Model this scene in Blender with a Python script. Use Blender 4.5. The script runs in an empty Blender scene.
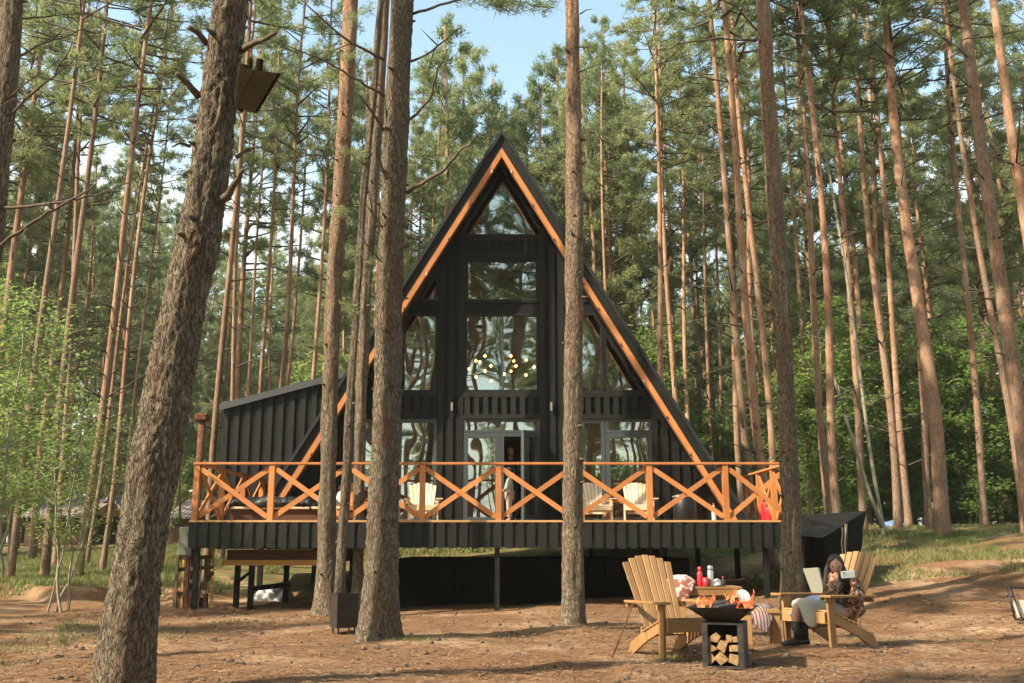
import bpy, math, random
HAZE = 0.0005
import numpy as np
from mathutils import Vector, Matrix, noise

# ------------------------------------------------------------------ camera, sky, sun, exposure
scn = bpy.context.scene
COL = scn.collection
EYE = 1.1
PITCH = math.radians(11.67)
FPX = 995.6
cam_d = bpy.data.cameras.new('camera')
cam_d.lens = 35; cam_d.sensor_width = 36; cam_d.clip_end = 2000; cam_d.clip_start = 0.05
cam = bpy.data.objects.new('camera', cam_d); COL.objects.link(cam)
cam.location = (0, 0, EYE); cam.rotation_euler = (math.pi/2 + PITCH, 0, 0)
scn.camera = cam

SUN_EL = math.radians(42)
SAZ = Vector((-0.87, -0.49, 0)).normalized()
sun_dir = Vector((SAZ.x*math.cos(SUN_EL), SAZ.y*math.cos(SUN_EL), math.sin(SUN_EL)))
sl = bpy.data.lights.new('sun', 'SUN'); sl.energy = 4.3; sl.angle = math.radians(0.6); sl.color = (1.0, 0.875, 0.70)
so = bpy.data.objects.new('sun', sl); COL.objects.link(so)
so.rotation_euler = (-sun_dir).to_track_quat('-Z', 'Y').to_euler(); so.location = (-20, -5, 30)

world = bpy.data.worlds.new('World'); scn.world = world; world.use_nodes = True
wn = world.node_tree; wn.nodes.clear()
def WN(t, **k):
    n = wn.nodes.new(t)
    for a, b in k.items(): setattr(n, a, b)
    return n
sky = WN('ShaderNodeTexSky', sky_type='NISHITA'); sky.sun_disc = False
sky.sun_elevation = SUN_EL; sky.sun_rotation = math.atan2(SAZ.x, SAZ.y)
sky.air_density = 1.2; sky.dust_density = 1.5
bg = WN('ShaderNodeBackground'); bg.inputs['Strength'].default_value = 0.15
tc = WN('ShaderNodeTexCoord'); sep = WN('ShaderNodeSeparateXYZ')
add = WN('ShaderNodeMath', operation='ADD'); add.inputs[1].default_value = 0.25
dx = WN('ShaderNodeMath', operation='DIVIDE'); dy = WN('ShaderNodeMath', operation='DIVIDE')
cmb = WN('ShaderNodeCombineXYZ')
nz = WN('ShaderNodeTexNoise'); nz.inputs['Scale'].default_value = 1.6; nz.inputs['Detail'].default_value = 8; nz.inputs['Roughness'].default_value = 0.6
rmp = WN('ShaderNodeValToRGB'); rmp.color_ramp.elements[0].position = 0.42; rmp.color_ramp.elements[1].position = 0.60
mixc = WN('ShaderNodeMix', data_type='RGBA')
L = wn.links.new
L(tc.outputs['Generated'], sep.inputs[0]); L(sep.outputs['Z'], add.inputs[0])
L(sep.outputs['X'], dx.inputs[0]); L(add.outputs[0], dx.inputs[1])
L(sep.outputs['Y'], dy.inputs[0]); L(add.outputs[0], dy.inputs[1])
L(dx.outputs[0], cmb.inputs[0]); L(dy.outputs[0], cmb.inputs[1])
L(cmb.outputs[0], nz.inputs['Vector']); L(nz.outputs['Fac'], rmp.inputs[0])
zr = WN('ShaderNodeMapRange', interpolation_type='SMOOTHSTEP'); zr.inputs['From Min'].default_value = 0.42; zr.inputs['From Max'].default_value = 0.30
L(sep.outputs['Z'], zr.inputs['Value']); zm = WN('ShaderNodeMath', operation='MULTIPLY'); L(rmp.outputs[0], zm.inputs[0]); L(zr.outputs['Result'], zm.inputs[1]); L(zm.outputs[0], mixc.inputs['Factor']); L(sky.outputs[0], mixc.inputs['A'])
mixc.inputs['B'].default_value = (3.5, 3.9, 4.5, 1)
out = WN('ShaderNodeOutputWorld')
tint = WN('ShaderNodeMix', data_type='RGBA', blend_type='MULTIPLY'); tint.inputs['Factor'].default_value = 1.0; tint.inputs['B'].default_value = (1.0, 0.97, 0.80, 1)
L(mixc.outputs['Result'], tint.inputs['A']); L(tint.outputs['Result'], bg.inputs['Color']); L(bg.outputs[0], out.inputs['Surface'])

scn.view_settings.view_transform = 'Standard'
scn.view_settings.look = 'None'
scn.view_settings.exposure = 1.45
scn.view_settings.gamma = 1.0
scn.cycles.max_bounces = 5; scn.cycles.diffuse_bounces = 3; scn.cycles.glossy_bounces = 3; scn.cycles.volume_bounces = 0
scn.cycles.transparent_max_bounces = 10
scn.cycles.caustics_reflective = False; scn.cycles.caustics_refractive = False
scn.cycles.sample_clamp_indirect = 6
scn.cycles.use_denoising = True
scn.cycles.use_adaptive_sampling = True; scn.cycles.adaptive_threshold = 0.02

# ------------------------------------------------------------------ measuring helpers
CT, ST = math.cos(PITCH), math.sin(PITCH)
def P(px, py, D):
    xc = (px-512)/FPX; yc = (341.5-py)/FPX
    Y = CT - yc*ST; Z = ST + yc*CT
    return Vector((xc/Y*D, D, EYE + Z/Y*D))
def XZ(px, py, D):
    p = P(px, py, D); return (p.x, p.z)
def sstep(a, b, v):
    t = np.clip((v-a)/(b-a), 0, 1); return t*t*(3-2*t)
def vnoise(X, Y, s, seed):
    r = np.random.RandomState(seed); T = r.rand(64, 64)
    x = X*s; y = Y*s; xi = np.floor(x).astype(int); yi = np.floor(y).astype(int); fx = x-xi; fy = y-yi
    fx = fx*fx*(3-2*fx); fy = fy*fy*(3-2*fy)
    a = T[xi % 64, yi % 64]; b = T[(xi+1) % 64, yi % 64]; c = T[xi % 64, (yi+1) % 64]; d = T[(xi+1) % 64, (yi+1) % 64]
    return (a*(1-fx)+b*fx)*(1-fy) + (c*(1-fx)+d*fx)*fy - 0.5
def ground_z(x, y):
    x = np.asarray(x, dtype=float); y = np.asarray(y, dtype=float)
    u = ((x-2)*0.6 + (y-14))/22.0
    h = sstep(0, 1, u)
    amp = 1.05 + 0.6*sstep(-4, 9, x)
    z = h*amp
    # a low eroded bank on the left, with the grass on top of it
    edge = 21.6 + 0.5*np.sin(x*0.9) + 0.3*np.sin(x*2.3+1)
    z = z + 0.26*sstep(0, 0.45, y-edge)*sstep(5.6, 7.5, -x)
    z = z + 0.035*np.sin(x*0.8+0.3*y)*np.sin(y*0.7+1.3) + 0.02*np.sin(x*2.1+1)*np.sin(y*1.9)
    z = z + 0.07*vnoise(x, y, 0.9, 1) + 0.04*vnoise(x, y, 2.4, 2) + 0.02*vnoise(x, y, 6, 3)
    return z
def gz(x, y): return float(ground_z(x, y))

# ------------------------------------------------------------------ mesh helpers
class MB:
    def __init__(s): s.v = []; s.f = []; s.m = []
    def add(s, vs, fs, mi=0):
        n = len(s.v); s.v += [tuple(v) for v in vs]
        s.f += [tuple(i+n for i in f) for f in fs]; s.m += [mi]*len(fs); return s
    def box(s, lo, hi, mi=0):
        (a, b, c), (d, e, f) = lo, hi
        vs = [(a,b,c),(d,b,c),(d,e,c),(a,e,c),(a,b,f),(d,b,f),(d,e,f),(a,e,f)]
        return s.add(vs, [(0,3,2,1),(4,5,6,7),(0,1,5,4),(1,2,6,5),(2,3,7,6),(3,0,4,7)], mi)
    def beam(s, p0, p1, w, h, side=None, mi=0, w1=None, h1=None):
        p0 = Vector(p0); p1 = Vector(p1); d = (p1-p0).normalized()
        if side is None: side = d.cross(Vector((0,0,1)))
        side = Vector(side)
        if side.length < 1e-4: side = Vector((1,0,0))
        side = (side - d*side.dot(d)).normalized(); up = side.cross(d).normalized()
        w1 = w if w1 is None else w1; h1 = h if h1 is None else h1
        vs = []
        for p, ww, hh in ((p0, w, h), (p1, w1, h1)):
            for a, b in ((-1,-1),(1,-1),(1,1),(-1,1)):
                vs.append(p + side*a*ww/2 + up*b*hh/2)
        return s.add(vs, [(0,3,2,1),(4,5,6,7),(0,1,5,4),(1,2,6,5),(2,3,7,6),(3,0,4,7)], mi)
    def tube(s, pts, rad, n=8, mi=0, cap=True):
        pts = [Vector(p) for p in pts]
        if not hasattr(rad, '__len__'): rad = [rad]*len(pts)
        ref = Vector((0.13, 0.97, 0.21)); vs = []; fs = []
        for i, p in enumerate(pts):
            a = pts[max(i-1, 0)]; b = pts[min(i+1, len(pts)-1)]
            d = (b-a).normalized()
            u = d.cross(ref)
            if u.length < 0.1: u = d.cross(Vector((1,0,0)))
            u.normalize(); w = d.cross(u)
            for k in range(n):
                t = 2*math.pi*k/n; vs.append(p + (u*math.cos(t) + w*math.sin(t))*rad[i])
        for i in range(len(pts)-1):
            for k in range(n):
                a = i*n+k; b = i*n+(k+1) % n; fs.append((a, b, b+n, a+n))
        if cap:
            fs.append(tuple(range(n-1, -1, -1))); fs.append(tuple(range((len(pts)-1)*n, len(pts)*n)))
        return s.add(vs, fs, mi)
    def lathe(s, c, prof, n=16, mi=0, ax=None):
        vs = []; fs = []
        M = Matrix.Identity(3) if ax is None else Vector(ax).to_track_quat('Z', 'Y').to_matrix()
        c = Vector(c)
        for r, z in prof:
            for k in range(n):
                t = 2*math.pi*k/n; vs.append(c + M @ Vector((r*math.cos(t), r*math.sin(t), z)))
        for i in range(len(prof)-1):
            for k in range(n):
                a = i*n+k; b = i*n+(k+1) % n; fs.append((a, b, b+n, a+n))
        fs.append(tuple(range(n-1, -1, -1))); fs.append(tuple(range((len(prof)-1)*n, len(prof)*n)))
        return s.add(vs, fs, mi)
    def prism(s, poly, y0, y1, mi=0):           # poly in (x, z), extruded along y
        n = len(poly); vs = [(x, y0, z) for x, z in poly] + [(x, y1, z) for x, z in poly]
        fs = [tuple(range(n)), tuple(range(2*n-1, n-1, -1))] + [(i, i+n, (i+1) % n + n, (i+1) % n) for i in range(n)]
        return s.add(vs, fs, mi)
    def xform(s, M):
        s.v = [tuple(M @ Vector(v)) for v in s.v]; return s
    def mesh(s, name, mats, smooth=False):
        me = bpy.data.meshes.new(name); me.from_pydata(s.v, [], s.f)
        for m in (mats if isinstance(mats, (list, tuple)) else [mats]): me.materials.append(m)
        me.polygons.foreach_set('material_index', s.m)
        if smooth: me.polygons.foreach_set('use_smooth', [True]*len(s.f))
        me.update(); return me
    def build(s, name, mats, parent=None, smooth=False, bevel=0, loc=None):
        me = s.mesh(name, mats, smooth)
        o = bpy.data.objects.new(name, me); COL.objects.link(o)
        if bevel:
            b = o.modifiers.new('bevel', 'BEVEL'); b.width = bevel; b.segments = 1; b.limit_method = 'ANGLE'
        if parent is not None:
            o.parent = parent
            if loc is None and parent.get('_w'):        # verts were given in world space
                o.matrix_parent_inverse = Matrix.Translation(-Vector(parent.location))
        if loc is not None: o.location = loc
        return o

def np_mesh(name, V, F, mats, midx=None, smooth=False):
    """V (n,3); F (m,k) index array with constant k"""
    me = bpy.data.meshes.new(name); k = F.shape[1]
    me.vertices.add(len(V)); me.vertices.foreach_set('co', np.ascontiguousarray(V, dtype=np.float32).ravel())
    me.loops.add(F.size); me.loops.foreach_set('vertex_index', np.ascontiguousarray(F, dtype=np.int32).ravel())
    me.polygons.add(len(F)); me.polygons.foreach_set('loop_start', np.arange(0, F.size, k, dtype=np.int32))
    me.polygons.foreach_set('loop_total', np.full(len(F), k, dtype=np.int32))
    for m in (mats if isinstance(mats, (list, tuple)) else [mats]): me.materials.append(m)
    if midx is not None: me.polygons.foreach_set('material_index', np.asarray(midx, dtype=np.int32))
    if smooth: me.polygons.foreach_set('use_smooth', np.ones(len(F), dtype=bool))
    me.update(calc_edges=True); me.validate(); return me

def tag(o, label=None, cat=None, group=None, kind=None):
    if label: o['label'] = label
    if cat: o['category'] = cat
    if group: o['group'] = group
    if kind: o['kind'] = kind
    return o
def thing(name, label, cat, loc=(0,0,0), rz=0, group=None, world_verts=False):
    o = bpy.data.objects.new(name, None); COL.objects.link(o)
    o.location = loc; o.rotation_euler = (0, 0, rz); o.empty_display_size = 0.2
    tag(o, label, cat, group)
    if world_verts: o['_w'] = 1
    return o
def link_mesh(name, me, parent=None, loc=(0,0,0)):
    o = bpy.data.objects.new(name, me); COL.objects.link(o); o.location = loc
    if parent is not None: o.parent = parent
    return o
def copy_tree(o, parent=None):
    c = o.copy(); COL.objects.link(c)
    if parent is not None: c.parent = parent
    for ch in list(o.children): copy_tree(ch, c)
    return c

# ------------------------------------------------------------------ materials
def mat(name, col, rough=0.7, spec=0.3, metal=0.0):
    m = bpy.data.materials.new(name); m.use_nodes = True
    b = m.node_tree.nodes['Principled BSDF']
    b.inputs['Base Color'].default_value = (*col, 1); b.inputs['Roughness'].default_value = rough
    b.inputs['Specular IOR Level'].default_value = spec; b.inputs['Metallic'].default_value = metal
    return m
class NT:
    def __init__(s, m): s.m = m; s.t = m.node_tree; s.b = s.t.nodes['Principled BSDF']
    def n(s, t, **k):
        x = s.t.nodes.new(t)
        for a, b in k.items():
            if a.startswith('i_'):
                x.inputs[a[2:].replace('_', ' ')].default_value = b
            else: setattr(x, a, b)
        return x
    def l(s, a, b): s.t.links.new(a, b)
    def coord(s, scale=(1,1,1), kind='Object'):
        c = s.n('ShaderNodeTexCoord'); mp = s.n('ShaderNodeMapping'); mp.inputs['Scale'].default_value = scale
        s.l(c.outputs[kind], mp.inputs[0]); return mp.outputs[0]
    def noise(s, vec, scale, detail=4, rough=0.55, dist=0):
        x = s.n('ShaderNodeTexNoise'); x.inputs['Scale'].default_value = scale; x.inputs['Detail'].default_value = detail
        x.inputs['Roughness'].default_value = rough; x.inputs['Distortion'].default_value = dist
        if vec is not None: s.l(vec, x.inputs['Vector'])
        return x.outputs['Fac']
    def ramp(s, fac, stops):
        x = s.n('ShaderNodeValToRGB'); e = x.color_ramp.elements
        while len(e) < len(stops): e.new(0.5)
        for i, (p, c) in enumerate(stops):
            e[i].position = p; e[i].color = (*c, 1) if len(c) == 3 else c
        s.l(fac, x.inputs[0]); return x.outputs[0]
    def mix(s, fac, a, b, mode='MIX'):
        x = s.n('ShaderNodeMix', data_type='RGBA', blend_type=mode)
        for v, nm in ((fac, 'Factor'), (a, 'A'), (b, 'B')):
            if isinstance(v, (int, float)): x.inputs[nm].default_value = v
            elif isinstance(v, tuple): x.inputs[nm].default_value = (*v, 1)
            else: s.l(v, x.inputs[nm])
        return x.outputs['Result']
    def bump(s, h, strength=0.5, dist=0.02, nrm=None):
        x = s.n('ShaderNodeBump'); x.inputs['Strength'].default_value = strength; x.inputs['Distance'].default_value = dist
        s.l(h, x.inputs['Height'])
        if nrm is not None: s.l(nrm, x.inputs['Normal'])
        return x.outputs[0]
    def col(s, c): s.l(c, s.b.inputs['Base Color'])
    def nrm(s, c): s.l(c, s.b.inputs['Normal'])
    def rgh(s, c): s.l(c, s.b.inputs['Roughness'])

def wood(name, c0, c1, rough=0.6, grain=(3, 40, 40), knots=True, spec=0.3):
    m = mat(name, c0, rough, spec); t = NT(m)
    v = t.coord(grain)
    n1 = t.noise(v, 1.0, 6, 0.6, 0.4); n2 = t.noise(t.coord((1,1,1)), 2.2, 3)
    oi = t.n('ShaderNodeObjectInfo')
    c = t.ramp(n1, [(0.3, c0), (0.7, c1)])
    c = t.mix(t.ramp(n2, [(0.35, (0,0,0)), (0.7, (1,1,1))]), c, tuple(x*0.72 for x in c0))
    kn = t.n('ShaderNodeTexVoronoi'); kn.inputs['Scale'].default_value = 4.5; t.l(t.coord((1,1,0.8)), kn.inputs['Vector'])
    c = t.mix(t.ramp(kn.outputs['Distance'], [(0.045, (0.75,0.75,0.75)), (0.085, (0,0,0))]), c, tuple(x*0.3 for x in c0))
    c = t.mix(0.42, c, t.ramp(oi.outputs['Random'], [(0, tuple(x*0.7 for x in c0)), (1, tuple(min(1, x*1.25) for x in c1))]))
    t.col(c); t.nrm(t.bump(n1, 0.35, 0.004)); return m

M = {}
M['chair_wood'] = wood('pale_pine_wood', (0.25, 0.135, 0.050), (0.35, 0.20, 0.082), 0.5, (6, 6, 6))
M['deck_chair_wood'] = wood('cream_wood', (0.58, 0.46, 0.30), (0.68, 0.57, 0.40), 0.5, (6, 6, 6))
M['rail'] = wood('orange_stained_wood', (0.42, 0.155, 0.048), (0.54, 0.225, 0.075), 0.5, (5, 5, 5))
M['black_wood'] = wood('black_stained_wood', (0.004, 0.004, 0.004), (0.009, 0.009, 0.008), 0.7, (14, 14, 1.6), spec=0.2)  # as wall backing, darker than the battens: recess shade put into the colour
M['black_wood_gray'] = wood('black_stained_trim', (0.006, 0.0065, 0.0055), (0.015, 0.016, 0.0135), 0.6, (8, 8, 2), spec=0.25)
M['deck_boards'] = wood('deck_board_wood', (0.36, 0.20, 0.08), (0.46, 0.28, 0.12), 0.6, (4, 20, 4))
M['brown_panel'] = wood('dark_brown_wood', (0.07, 0.025, 0.015), (0.10, 0.04, 0.02), 0.6, (3, 3, 12))
M['yellow_beam'] = wood('raw_yellow_timber', (0.50, 0.28, 0.07), (0.60, 0.36, 0.11), 0.6, (4, 4, 10))
M['old_wood'] = wood('weathered_wood', (0.09, 0.062, 0.038), (0.15, 0.10, 0.06), 0.8, (12, 12, 3))
M['interior'] = wood('interior_wood', (0.09, 0.045, 0.022), (0.14, 0.07, 0.035), 0.7, (3, 3, 8))
M['metal_dark'] = mat('dark_metal', (0.022, 0.022, 0.022), 0.45, 0.5, 0.6)
M['roof_metal'] = mat('black_metal_roofing', (0.018, 0.019, 0.02), 0.45, 0.35)
M['frame_grey'] = mat('window_frame_grey', (0.045, 0.055, 0.06), 0.4, 0.5)
M['rust'] = mat('rusty_pipe', (0.16, 0.065, 0.035), 0.9, 0.1)
t = NT(M['rust']); t.col(t.ramp(t.noise(t.coord(), 22, 5), [(0.35, (0.06,0.03,0.018)), (0.65, (0.15,0.065,0.035))]))
M['steel'] = mat('firebowl_steel', (0.03, 0.027, 0.025), 0.6, 0.5, 0.5)
t = NT(M['steel']); t.col(t.ramp(t.noise(t.coord(), 14, 5), [(0.35, (0.018,0.017,0.017)), (0.7, (0.06,0.05,0.045))]))
M['ash'] = mat('ash_and_char', (0.03, 0.03, 0.03), 0.95)
M['ember'] = mat('ash_with_embers', (0.09, 0.08, 0.075), 0.95)
t = NT(M['ember']); nn_ = t.noise(t.coord(), 22, 4, 0.7); t.l(t.ramp(nn_, [(0.55, (0,0,0)), (0.66, (1.0,0.16,0.03))]), t.b.inputs['Emission Color']); t.b.inputs['Emission Strength'].default_value = 1.2
M['bin'] = mat('dark_brown_metal', (0.035, 0.024, 0.018), 0.5, 0.4, 0.3)
M['box_grey'] = mat('electric_box_grey', (0.11, 0.125, 0.10), 0.6)
M['white_cloth'] = mat('white_cloth', (0.52, 0.49, 0.44), 0.9)
M['tarp'] = mat('black_tarp', (0.006, 0.006, 0.006), 0.45, 0.35)
t = NT(M['tarp']); t.nrm(t.bump(t.noise(t.coord(), 3.5, 4, 0.6, 0.8), 0.6, 0.06))
M['red'] = mat('red_paint', (0.62, 0.02, 0.03), 0.35, 0.5)
M['thermos'] = mat('brushed_steel', (0.45, 0.46, 0.44), 0.35, 0.5, 0.8)
M['bottle_dark'] = mat('dark_glass', (0.035, 0.015, 0.01), 0.15, 0.6)
M['rope'] = mat('rope', (0.45, 0.40, 0.30), 0.9)
M['plastic_sheet'] = mat('grey_plastic_sheet', (0.34, 0.36, 0.36), 0.35, 0.5)
M['skin'] = mat('skin', (0.40, 0.22, 0.145), 0.55, 0.35)
NT(M['skin']).b.inputs['Subsurface Weight'].default_value = 0.08
M['hair'] = mat('dark_hair', (0.018, 0.011, 0.008), 0.45, 0.5)
t = NT(M['hair']); t.nrm(t.bump(t.noise(t.coord((60,60,6)), 1, 3), 0.6, 0.01))
M['boot'] = mat('black_leather', (0.014, 0.015, 0.017), 0.5, 0.4)
M['skirt'] = mat('pale_skirt', (0.31, 0.30, 0.25), 0.85)
M['hoodie'] = mat('grey_hoodie', (0.26, 0.26, 0.22), 0.9)
M['dark_cloth'] = mat('dark_cloth', (0.02, 0.018, 0.02), 0.9)
M['denim'] = mat('blue_denim', (0.06, 0.09, 0.15), 0.9)
M['phone'] = mat('phone_case', (0.33, 0.37, 0.38), 0.3, 0.5)
M['lip'] = mat('lips', (0.35, 0.09, 0.08), 0.5)
M['iris'] = mat('eye_dark', (0.012, 0.008, 0.006), 0.2)
M['trousers'] = mat('pale_trousers', (0.33, 0.25, 0.20), 0.9)

def fleece():
    m = mat('patterned_fleece', (0.1, 0.06, 0.04), 0.95); t = NT(m)
    v = t.coord((1, 1, 1))
    vor = t.n('ShaderNodeTexVoronoi'); vor.inputs['Scale'].default_value = 9; t.l(v, vor.inputs['Vector'])
    n = t.noise(v, 10, 2, 0.5, 1.2)
    c = t.ramp(n, [(0.36, (0.02,0.016,0.015)), (0.44, (0.16,0.08,0.045)), (0.50, (0.03,0.02,0.018)), (0.56, (0.45,0.33,0.23)), (0.66, (0.05,0.03,0.025))])
    t.col(c); t.nrm(t.bump(t.noise(v, 90, 2), 0.5, 0.01)); return m
M['fleece'] = fleece()
def nordic():
    m = mat('nordic_blanket', (0.4, 0.1, 0.1), 0.95); t = NT(m)
    v = t.coord((1,1,1)); sp = t.n('ShaderNodeSeparateXYZ'); t.l(v, sp.inputs[0])
    w = t.n('ShaderNodeTexWave', wave_type='BANDS', bands_direction='X'); w.inputs['Scale'].default_value = 4.2; w.inputs['Distortion'].default_value = 0.6
    t.l(v, w.inputs['Vector'])
    ch = t.n('ShaderNodeTexChecker'); ch.inputs['Scale'].default_value = 48; t.l(v, ch.inputs['Vector'])
    c = t.ramp(w.outputs['Fac'], [(0.0, (0.25,0.23,0.20)), (0.2, (0.22,0.21,0.19)), (0.28, (0.24,0.015,0.03)), (0.5, (0.22,0.015,0.025)), (0.58, (0.04,0.035,0.04)), (0.75, (0.10,0.10,0.10)), (0.85, (0.30,0.27,0.24))])
    c = t.mix(0.35, c, ch.outputs['Color'], 'MULTIPLY'); t.col(c); return m
M['nordic'] = nordic()
def plaid():
    m = mat('brown_white_throw', (0.4, 0.2, 0.15), 0.95); t = NT(m); v = t.coord()
    n = t.noise(v, 9, 2, 0.5, 1.0)
    t.col(t.ramp(n, [(0.42, (0.20,0.07,0.05)), (0.50, (0.30,0.13,0.09)), (0.53, (0.50,0.45,0.39))])); return m
M['throw'] = plaid()

def firewood():
    m = mat('split_firewood', (0.5, 0.33, 0.15), 0.8); t = NT(m)
    n = t.noise(t.coord((30, 3, 30)), 1, 5)
    t.col(t.ramp(n, [(0.3, (0.15,0.085,0.035)), (0.7, (0.34,0.22,0.105))])); return m
M['firewood'] = firewood()

def bark(name, near=False, grey=False, lo=None, hi=None):
    """pine bark: grey-brown plates low on the trunk, thin orange bark higher up"""
    m = mat(name, (0.15, 0.11, 0.08), 0.92, 0.15); t = NT(m)
    c = t.n('ShaderNodeTexCoord'); sp = t.n('ShaderNodeSeparateXYZ'); t.l(c.outputs['Object'], sp.inputs[0])
    v = t.coord((1, 1, 0.24)); 
    vor = t.n('ShaderNodeTexVoronoi', feature='DISTANCE_TO_EDGE'); vor.inputs['Scale'].default_value = 40 if near else 22
    ns = t.n('ShaderNodeTexNoise'); ns.inputs['Scale'].default_value = 7; ns.inputs['Detail'].default_value = 4; t.l(v, ns.inputs['Vector'])
    dis = t.mix(0.2, v, ns.outputs['Color']); t.l(dis, vor.inputs['Vector'])
    plate = t.ramp(vor.outputs['Distance'], [(0.0, (0.15,0.15,0.15)), (0.11, (1,1,1))] if near else [(0.0, (0.45,0.45,0.45)), (0.13, (1,1,1))])
    fine = t.noise(v, 45, 6, 0.7); mid = t.noise(t.coord((1,1,0.25)), 5, 5, 0.6)
    if near:
        low = t.ramp(fine, [(0.28, (0.062,0.052,0.036)), (0.5, (0.155,0.132,0.094)), (0.74, (0.31,0.27,0.195))])
        low = t.mix(t.ramp(mid, [(0.52, (0,0,0)), (0.66, (1,1,1))]), low, (0.165, 0.10, 0.066))
        lich = t.noise(t.coord((1,1,1)), 4.2, 6, 0.7)
        low = t.mix(t.ramp(lich, [(0.56, (0,0,0)), (0.70, (0.65,0.65,0.65))]), low, (0.17, 0.18, 0.125))
    else:
        low = t.ramp(fine, [(0.28, (0.12,0.085,0.06)), (0.5, (0.24,0.175,0.125)), (0.72, (0.38,0.29,0.21))])
        low = t.mix(t.ramp(mid, [(0.45, (0,0,0)), (0.62, (0.75,0.75,0.75))]), low, (0.30, 0.17, 0.105))
    low = t.mix(plate, (0.07, 0.042, 0.03), low)
    high = t.ramp(mid, [(0.3, (0.24,0.13,0.075)), (0.55, (0.36,0.21,0.125)), (0.75, (0.44,0.31,0.205))])
    high = t.mix(t.ramp(fine, [(0.38, (0.8,0.8,0.8)), (0.54, (0,0,0))]), high, (0.19, 0.115, 0.075))
    high = t.mix(t.ramp(vor.outputs['Distance'], [(0.0, (0.7,0.7,0.7)), (0.10, (0,0,0))]), high, (0.13, 0.075, 0.05))
    n7 = t.noise(t.coord((1,1,0.5)), 2.3, 4, 0.6)
    high = t.mix(t.ramp(n7, [(0.5, (0,0,0)), (0.62, (0.6,0.6,0.6))]), high, (0.38, 0.29, 0.21))
    hz = t.n('ShaderNodeMath', operation='MULTIPLY_ADD'); hz.inputs[1].default_value = 3.0
    t.l(mid, hz.inputs[0]); t.l(sp.outputs['Z'], hz.inputs[2])
    oi = t.n('ShaderNodeObjectInfo')
    h2 = t.n('ShaderNodeMath', operation='MULTIPLY_ADD'); h2.inputs[1].default_value = 3.5
    t.l(oi.outputs['Random'], h2.inputs[0]); t.l(hz.outputs[0], h2.inputs[2])
    mr = t.n('ShaderNodeMapRange'); mr.inputs['From Min'].default_value = lo if lo is not None else (12.5 if (grey or near) else 4.2)
    mr.inputs['From Max'].default_value = hi if hi is not None else (20 if (grey or near) else 8.5)
    t.l(h2.outputs[0], mr.inputs['Value'])
    cc = t.mix(mr.outputs['Result'], low, high)
    var = t.ramp(oi.outputs['Random'], [(0, (0.8,0.78,0.76)), (1, (1.15,1.1,1.05))])
    cc = t.mix(1.0, cc, var, 'MULTIPLY'); t.col(cc)
    hh = t.mix(0.5, plate, fine); t.nrm(t.bump(hh, 1.0 if near else 0.6, 0.03 if near else 0.015)); return m
M['bark_near'] = bark('pine_bark_close', True)
M['bark'] = bark('pine_bark')
M['bark_far'] = bark('pine_bark_orange', lo=2.2, hi=6.0)
M['bark_mid'] = bark('pine_bark_close_reddening', True, lo=8.5, hi=16.0)
M['bark_grey'] = bark('pine_bark_grey', False, True)
M['twig'] = mat('dead_twig_bark', (0.10, 0.078, 0.058), 0.9, 0.15)
M['birch'] = mat('young_stem_bark', (0.26, 0.24, 0.17), 0.8, 0.2)

def leaf(name, stops, rough=0.55, trans=0.35, tcol=(0.16,0.2,0.05), sc=0.9):
    m = bpy.data.materials.new(name); m.use_nodes = True; t = NT(m); b = t.b
    oi = t.n('ShaderNodeObjectInfo')
    n = t.noise(t.coord((1,1,1)), sc, 3, 0.6)
    ad = t.n('ShaderNodeMath', operation='MULTIPLY_ADD'); ad.inputs[1].default_value = 0.30
    t.l(oi.outputs['Random'], ad.inputs[0]); t.l(n, ad.inputs[2])
    c = t.ramp(ad.outputs[0], stops)
    b.inputs['Roughness'].default_value = rough; b.inputs['Specular IOR Level'].default_value = 0.3
    t.col(c); tr = t.n('ShaderNodeBsdfTranslucent'); t.l(t.mix(0.5, c, tcol), tr.inputs['Color'])
    mx = t.n('ShaderNodeMixShader'); mx.inputs[0].default_value = trans
    o = t.t.nodes['Material Output']
    t.l(b.outputs[0], mx.inputs[1]); t.l(tr.outputs[0], mx.inputs[2]); t.l(mx.outputs[0], o.inputs['Surface']); return m
M['needle'] = leaf('pine_needles', [(0.40, (0.135,0.195,0.085)), (0.62, (0.20,0.245,0.105)), (0.85, (0.28,0.30,0.13))], 0.5, 0.58, (0.33,0.38,0.17))
M['leaf'] = leaf('green_leaves', [(0.40, (0.085,0.155,0.04)), (0.65, (0.125,0.20,0.05)), (0.88, (0.18,0.25,0.075))], 0.45, 0.58, (0.36,0.46,0.13))
M['grass'] = leaf('forest_grass', [(0.30, (0.09,0.12,0.03)), (0.55, (0.13,0.17,0.045)), (0.80, (0.24,0.22,0.09))], 0.6, 0.35, (0.2,0.25,0.05), 0.7)

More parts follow.
